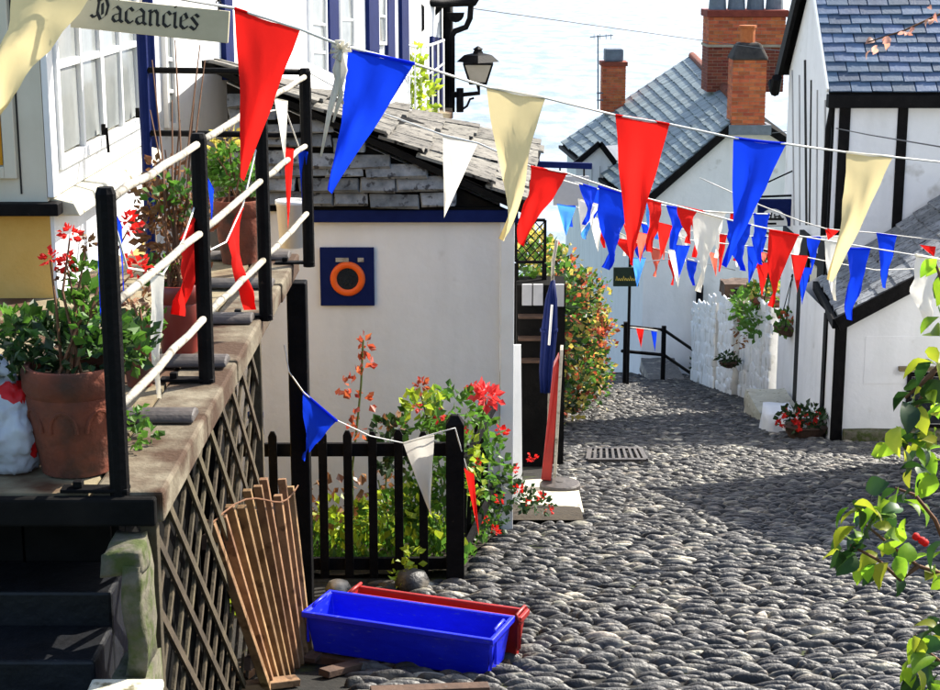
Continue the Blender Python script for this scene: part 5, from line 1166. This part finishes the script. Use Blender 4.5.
# ================================================================== BUNTING
def flag_part(par,col,a,b_,t_,fold=0):
    a,b_,t_=V(a),V(b_),V(t_); n=(b_-a).cross(t_-a).normalized(); k=14; NC=10; mb=MB(); ph=rnd(0,6); am=(b_-a).length*.10; W0=(b_-a).length; sd0=rnd(0,50)
    L_=(t_-(a+b_)/2).length
    rows=[]
    for i in range(k+1):
        v=i/k; l=lerp(a,t_,v); r=lerp(b_,t_,v); m_=max(1,6-int(v*5)) ; row=[]
        for j in range(NC):
            u=j/(NC-1); p=lerp(l,r,u); cr_=noise.noise((u*3.1+sd0,v*4.2,0))*.06*W0+noise.noise((u*7+v*5+sd0,v*3,4))*.03*W0*(1-v); wv=math.sin(u*4.5+ph+v*3.2)*am*(.25+v)*(1-v*.3)+math.sin(v*5+ph)*am*.8*v
            sag=-.04*L_*math.sin(u*math.pi)*(1-v)
            row.append(p+n*(wv+cr_*min(1,v*5))+Z3*sag*.3+ (b_-a)*(fold*v*v*math.sin(v*3)))
        rows.append(row)
    vs=[p for row in rows for p in row]; fs=[(i*NC+j,i*NC+j+1,(i+1)*NC+j+1,(i+1)*NC+j) for i in range(k) for j in range(NC-1)]
    mb.add(vs,fs); o_=build(mb,'flag',CL[col],par,smooth=True)
    hem=MB(); hem.tube([lerp(a,b_,u)+n*math.sin(u*4.5+ph)*am*.25 for u in (0,.17,.33,.5,.67,.83,1)],(b_-a).length*.022,6); build(hem,'hem',CL['w' if col in 'cw' else col],o_)
    return o_
def bunting(label,cord,flags,r_=.0035,group=None):
    pts=[P(*c) for c in cord]; t=thing('bunting',label,'bunting',pts[len(pts)//2],group)
    mb=MB(); sm=[]
    for i in range(len(pts)-1):
        for k in range(4): sm.append(lerp(pts[i],pts[i+1],k/4))
    sm.append(pts[-1]); mb.tube(sm,r_,6); build(mb,'cord',M['cord'],t,smooth=True)
    for f in flags:
        col,ax,ay,bx,by,tx,ty,Y=f[:8]; Yb=f[8] if len(f)>8 else Y; flag_part(t,col,P(ax,ay,Y),P(bx,by,Yb),P(tx,ty,(Y+Yb)/2+.03),f[9] if len(f)>9 else 0)
    return t
main=bunting('nearest bunting string with large red, blue and cream pennants across the whole view',
 [(-160,-70,3.7),(10,-24,4.15),(99,-15,4.4),(234,8,4.85),(300,29,4.9),(340,45,4.95),(415,64,5.1),(487,87,5.55),(546,98,5.65),(615,115,6.05),(669,124,6.1),(734,138,6.2),(787,144,6.3),(845,152,6.75),(893,157,6.85),(960,164,7.2),(1100,172,7.8)],
 [('c',10,-24,99,-15,-6,112,4.12,4.35),('r',234,8,301,29,243,180,4.85,4.93),('b',348,48,415,64,331,193,4.98,5.08),('c',487,87,546,98,502,241,5.55,5.65,.25),('r',615,115,669,124,630,264,6.05,6.1),('b',734,138,787,144,727,268,6.2,6.3),('c',846,152,894,157,832,282,6.75,6.85)],.004)
# knot and loose ends on the main string
mb=MB(); k0=P(341,50,4.95)
for a in (0,1.3,2.6,3.9): mb.tube([k0,k0+V((.028*math.cos(a),-.012,.028*math.sin(a))),k0+V((.03*math.cos(a+.7),-.016,.03*math.sin(a+.7))),k0],.006,6)
for (x1,y1,x2,y2,x3,y3) in ((338,80,330,110,321,156),(336,70,341,95,333,122),(344,70,339,90,343,104)):
    mb.tube([k0,P(x1,y1,4.94),P(x2,y2,4.95),P(x3,y3,4.96)],[.007,.011,.008,.003],6)
build(mb,'knotted_ends',CL['w'],main,smooth=True)
bunting('bunting from the far railing post across the street with narrow red, white and blue pennants',
 [(308,72,9.6),(380,112,9.2),(443,135,8.9),(478,143,8.9),(530,166,9.0),(566,173,9.2),(622,192,9.6),(677,206,10.1),(730,220,10.5),(756,226,10.8),(800,236,11.2),(841,243,11.6),(914,255,12.3),(960,263,12.8),(1100,285,14)],
 [('w',443,136,478,143,444,218,8.9),('r',530,166,567,174,520,244,9.0,9.2),('b',600,187,641,197,604,268,9.5,9.8),('r',646,199,662,203,651,252,9.8,10),('r',678,206,697,210,686,243,10.1,10.3),('w',693,211,723,218,699,292,10.3,10.5),('b',726,219,750,225,739,270,10.5,10.7),('r',770,230,798,235,769,306,10.9,11.1),('w',824,240,842,243,833,300,11.5,11.6),('b',846,248,871,249,850,320,11.7,11.9),('w',915,255,948,261,921,322,12.3,12.7)],.005)
bunting('second row of small pennants strung lower over the street behind the first',
 [(555,178,15.5),(590,188,16),(640,222,17),(690,240,18),(747,246,18.6),(791,254,19),(830,262,19.4),(876,270,19.8),(940,268,20.2)],
 [('l',557,204,576,207,566,236,15.6),('w',578,199,601,205,581,233,15.9),('b',590,186,607,192,594,220,16),('k',636,232,648,234,640,263,17),('r',657,222,673,226,661,258,17.3),('b',674,245,690,246,679,278,17.8),('w',668,250,684,252,678,288,17.9),('l',632,258,646,258,637,288,17.4),('k',709,252,718,254,716,277,18.3),('b',747,246,764,248,749,283,18.6),('r',756,263,770,263,762,296,18.7),('r',791,255,808,256,797,292,19),('b',798,267,811,268,802,304,19.1)],.006)
bunting('farther bunting string crossing high in front of the right cottage porch',
 [(700,178,16),(760,205,16.5),(800,221,16.8),(827,229,17),(876,233,17.4),(935,240,17.8),(1000,246,18.3)],
 [('r',825,228,839,231,828,240,17),('b',876,233,897,236,884,288,17.4,17.5),('r',920,245,936,247,934,257,17.8),('k',757,252,768,253,764,262,16.5)],.006)
bunting('bunting trailing along the terrace railing with red, white and blue pennants',
 [(112,214,5.42),(127,268,5.5),(150,272,6.0),(163,274,6.1),(183,240,6.5),(202,185,6.92),(210,250,7.0),(226,242,7.3),(243,205,7.7),(265,112,8.2),(285,108,8.8),(300,150,9.4),(308,120,9.66)],
 [('b',97,222,110,214,100,322,5.52),('b',116,214,122,226,124,292,5.56),('w',149,272,164,275,157,398,6.0,6.1),('r',203,196,183,240,184,316,6.9,6.6),('b',206,175,214,190,212,222,6.95),('r',243,208,226,242,245,310,7.7,7.4),('b',247,118,262,112,252,152,8.0),('w',274,98,288,101,285,162,8.5),('r',284,147,294,149,288,232,8.8),('b',298,148,308,152,302,202,9.4)],.004)
bunting('low bunting string sagging from the terrace support post to the corner fence post',
 [(284,345,9.42),(289,372,9.4),(304,393,9.3),(336,420,9.5),(370,436,9.9),(403,443,10.1),(433,434,10.15),(455,428,10.15),(467,470,10.3)],
 [('b',304,393,337,421,303,460,9.3,9.5),('w',403,443,434,435,430,514,10.05,10.12),('r',464,468,474,474,479,535,10.3)],.004)
bunting('short string with two tiny pennants on the far street railing',
 [(628,327,33.3),(645,329,33.8),(660,331,34.3)],[('r',636,328,644,329,641,348,33.5),('b',651,331,657,332,655,352,34)],.01)
# string over the hedge
bunting('short bunting string over the autumn hedge with red and navy pennants',
 [(588,210,21),(612,240,21.5),(640,262,22),(680,258,22.5),(735,270,23)],
 [('r',612,238,640,242,630,258,21.5),('w',588,215,603,220,598,252,21.1),('b',606,240,616,244,611,262,21.4)],.007)

for n_,(c0,c1,Y0,Y1,cnt,wpx,hpx,cols,lab) in enumerate((
 ((575,182),(770,214),13,15.5,9,19,44,'brwlbrwrb','bunting with mid-size pennants strung just behind the big blue and red flags'),
 ((600,214),(840,236),19.5,21,13,14,34,'wrbkwbrwbrwb','farther bunting with small pennants sagging before the inn wall'),
 ((560,196),(700,262),24,27,8,12,28,'blrwbkr','small bunting string slanting down from the hanging board towards the inn'))):
    cord=[]; fl=[]
    for k in range(9):
        t_=k/8; cord.append((c0[0]+(c1[0]-c0[0])*t_,c0[1]+(c1[1]-c0[1])*t_+9*math.sin(math.pi*t_),Y0+(Y1-Y0)*t_))
    for k in range(cnt):
        def at_(t_): return (c0[0]+(c1[0]-c0[0])*t_,c0[1]+(c1[1]-c0[1])*t_+9*math.sin(math.pi*t_),Y0+(Y1-Y0)*t_)
        t0=(k+.2)/cnt; sp_=abs(c1[0]-c0[0]); t1=min(1,t0+wpx*rnd(.85,1.1)/sp_); a_=at_(t0); b__=at_(t1); fl.append((cols[k%len(cols)],a_[0],a_[1],b__[0],b__[1],(a_[0]+b__[0])/2+rnd(-4,3),a_[1]+hpx*rnd(.85,1.15),a_[2],b__[2]))
    bunting(lab,cord,fl,.006)

# overhead cables
for i,(pp,lab) in enumerate((([(772,133,30),(830,127,24),(870,135,18),(960,150,14)],'thin dark overhead cable crossing in front of the right cottage gable'),([(470,8,24),(700,40,34),(790,52,27)],'thin overhead cable running from the white house gutter over the rooftops'))):
    pts=[P(*q) for q in pp]; mb=MB(); mb.tube(pts,.007,5); build(mb,'overhead_cable',M['wire'],None,at=pts[0],label=lab,cat='cable')

# ================================================================== FOREGROUND BRANCHES at right
def big_leaf(m):
    mb=MB(); n=6; lw=rnd(.26,.38); tw=rnd(-.25,.25); cu=rnd(.1,.35); prof=[0,.55,.9,1,.85,.5,0]
    for i in range(n+1):
        v=i/n; w_=lw*prof[i]*rnd(.88,1.1) if i<7 else 0
        z=.10*math.sin(v*2.6)-cu*v*v; bx=tw*v*v; mb.v+= [V((-w_+bx,v,z+.13*prof[i]+rnd(-.02,.02))),V((bx,v,z)),V((w_+bx,v,z+.13*prof[i]+rnd(-.02,.02)))]
    for i in range(n):
        for j in range(2): mb.f.append((i*3+j,i*3+j+1,(i+1)*3+j+1,(i+1)*3+j)); mb.m.append(0)
    return mesh_of(mb,'leaf',m,True)
M['nearleaf']=leafm('backlit_leaf',(.09,.25,.015),(.36,.52,.03),.65); M['neardark']=leafm('shaded_leaf',(.014,.05,.012),(.05,.12,.02),.3); M['nearyel']=leafm('yellowing_leaf',(.26,.34,.02),(.46,.46,.04),.6)  # backlit and shaded copies of one leaf: light put into the colour
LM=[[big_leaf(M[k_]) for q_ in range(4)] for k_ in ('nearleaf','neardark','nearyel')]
def branch(name,label,stemlist,clusters,sz,mix,berries=None,mats=LM,stemr=.006):
    base=P(*stemlist[0][0]); t=thing(name,label,'branch',base)
    g_=V((base.x+.3,base.y+.15,gz(base.y)-.05)); mb=MB(); mb.tube([g_,lerp(g_,base,.5)+V((.08,.05,.1)),base],[stemr*2.2,stemr*1.6,stemr],7); build(mb,'main_stem',M['stem'],t,smooth=True)
    for s in stemlist:
        mb=MB(); mb.tube([P(*q) for q in s],[stemr*(1-.55*i/(len(s)-1)) for i in range(len(s))],7); build(mb,'twig',M['stem'],t,smooth=True)
    for (x,y,Y,rx,ry,n) in clusters:
        for i in range(int(n*1.15)):
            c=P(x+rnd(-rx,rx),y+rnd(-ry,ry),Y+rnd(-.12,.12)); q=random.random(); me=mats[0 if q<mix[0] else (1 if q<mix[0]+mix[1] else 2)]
            o_=bpy.data.objects.new('leaf',random.choice(me)); COL.objects.link(o_); o_.parent=t
            d=V((rnd(-.8,.5),rnd(-.6,.6),rnd(-1,.15))).normalized(); s_=sz*rnd(.6,1.15)
            rot=d.to_track_quat('Y','Z').to_matrix().to_4x4()@Matrix.Rotation(rnd(-1.2,1.2),4,'Y')
            o_.matrix_local=Matrix.Translation(c-base)@rot@Matrix.Diagonal((s_,s_,s_,1))
    for (x,y,Y) in (berries or []):
        mb=MB(); c=P(x,y,Y); mb.lathe([(.003,-.008),(.008,-.004),(.009,.002),(.005,.008)],c,8); build(mb,'berry',M['redflower'],t,smooth=True)
    return t
branch('leafy_branch','sunlit green branch with large leaves reaching in at the right edge',
 [[(1010,560,3.6),(960,580,3.6),(918,566,3.6),(890,545,3.6),(862,522,3.62)],[(918,566,3.6),(900,580,3.6),(878,560,3.6),(850,545,3.62)],[(960,580,3.6),(935,520,3.6),(915,495,3.6),(895,488,3.62)]],
 [(866,515,3.6,18,14,10),(878,550,3.6,20,24,13),(850,540,3.62,12,16,7),(900,495,3.6,22,14,11),(910,535,3.6,18,22,9),(935,560,3.58,12,20,6),(945,590,3.58,12,14,4)],.066,(.42,.42),
 [(922,541,3.55),(925,543,3.56),(916,537,3.56)])
branch('upper_leafy_branch','cluster of green leaves hanging at the right edge beside the porch window',
 [[(1010,300,3.5),(965,330,3.5),(935,370,3.5),(915,410,3.5),(905,450,3.5)],[(965,330,3.5),(945,290,3.5),(935,262,3.5)],[(935,370,3.5),(920,385,3.5),(905,398,3.5)]],
 [(938,265,3.5,8,16,4),(938,320,3.5,10,20,5),(930,355,3.5,10,12,5),(918,395,3.5,16,16,9),(905,440,3.5,16,16,9),(920,455,3.5,20,22,12),(940,420,3.5,8,30,8)],.066,(.56,.30))
branch('lower_leafy_branch','dark green leaf clump at the bottom right corner',
 [[(1000,700,3.3),(950,670,3.3),(925,650,3.3),(915,635,3.3)]],
 [(922,645,3.3,14,14,7),(930,675,3.3,16,14,8),(912,668,3.3,8,14,4),(940,625,3.3,8,14,4)],.068,(.4,.5))
PM=mat('pink_leaf',(.5,.18,.12),(.7,.42,.32),12,.5,0,transl=.5,vary=.3); LP=[[big_leaf(PM) for q_ in range(3)]]*3
branch('pink_leaved_twig','thin twig with small pink leaves crossing the slate roof at top right',
 [[(1000,0,3.6),(940,14,3.6),(905,30,3.6),(868,42,3.6)]],[(874,45,3.6,5,6,5),(892,36,3.6,6,5,4),(912,30,3.6,8,5,5),(935,15,3.6,8,8,6)],.022,(.5,.3),mats=LP,stemr=.003)
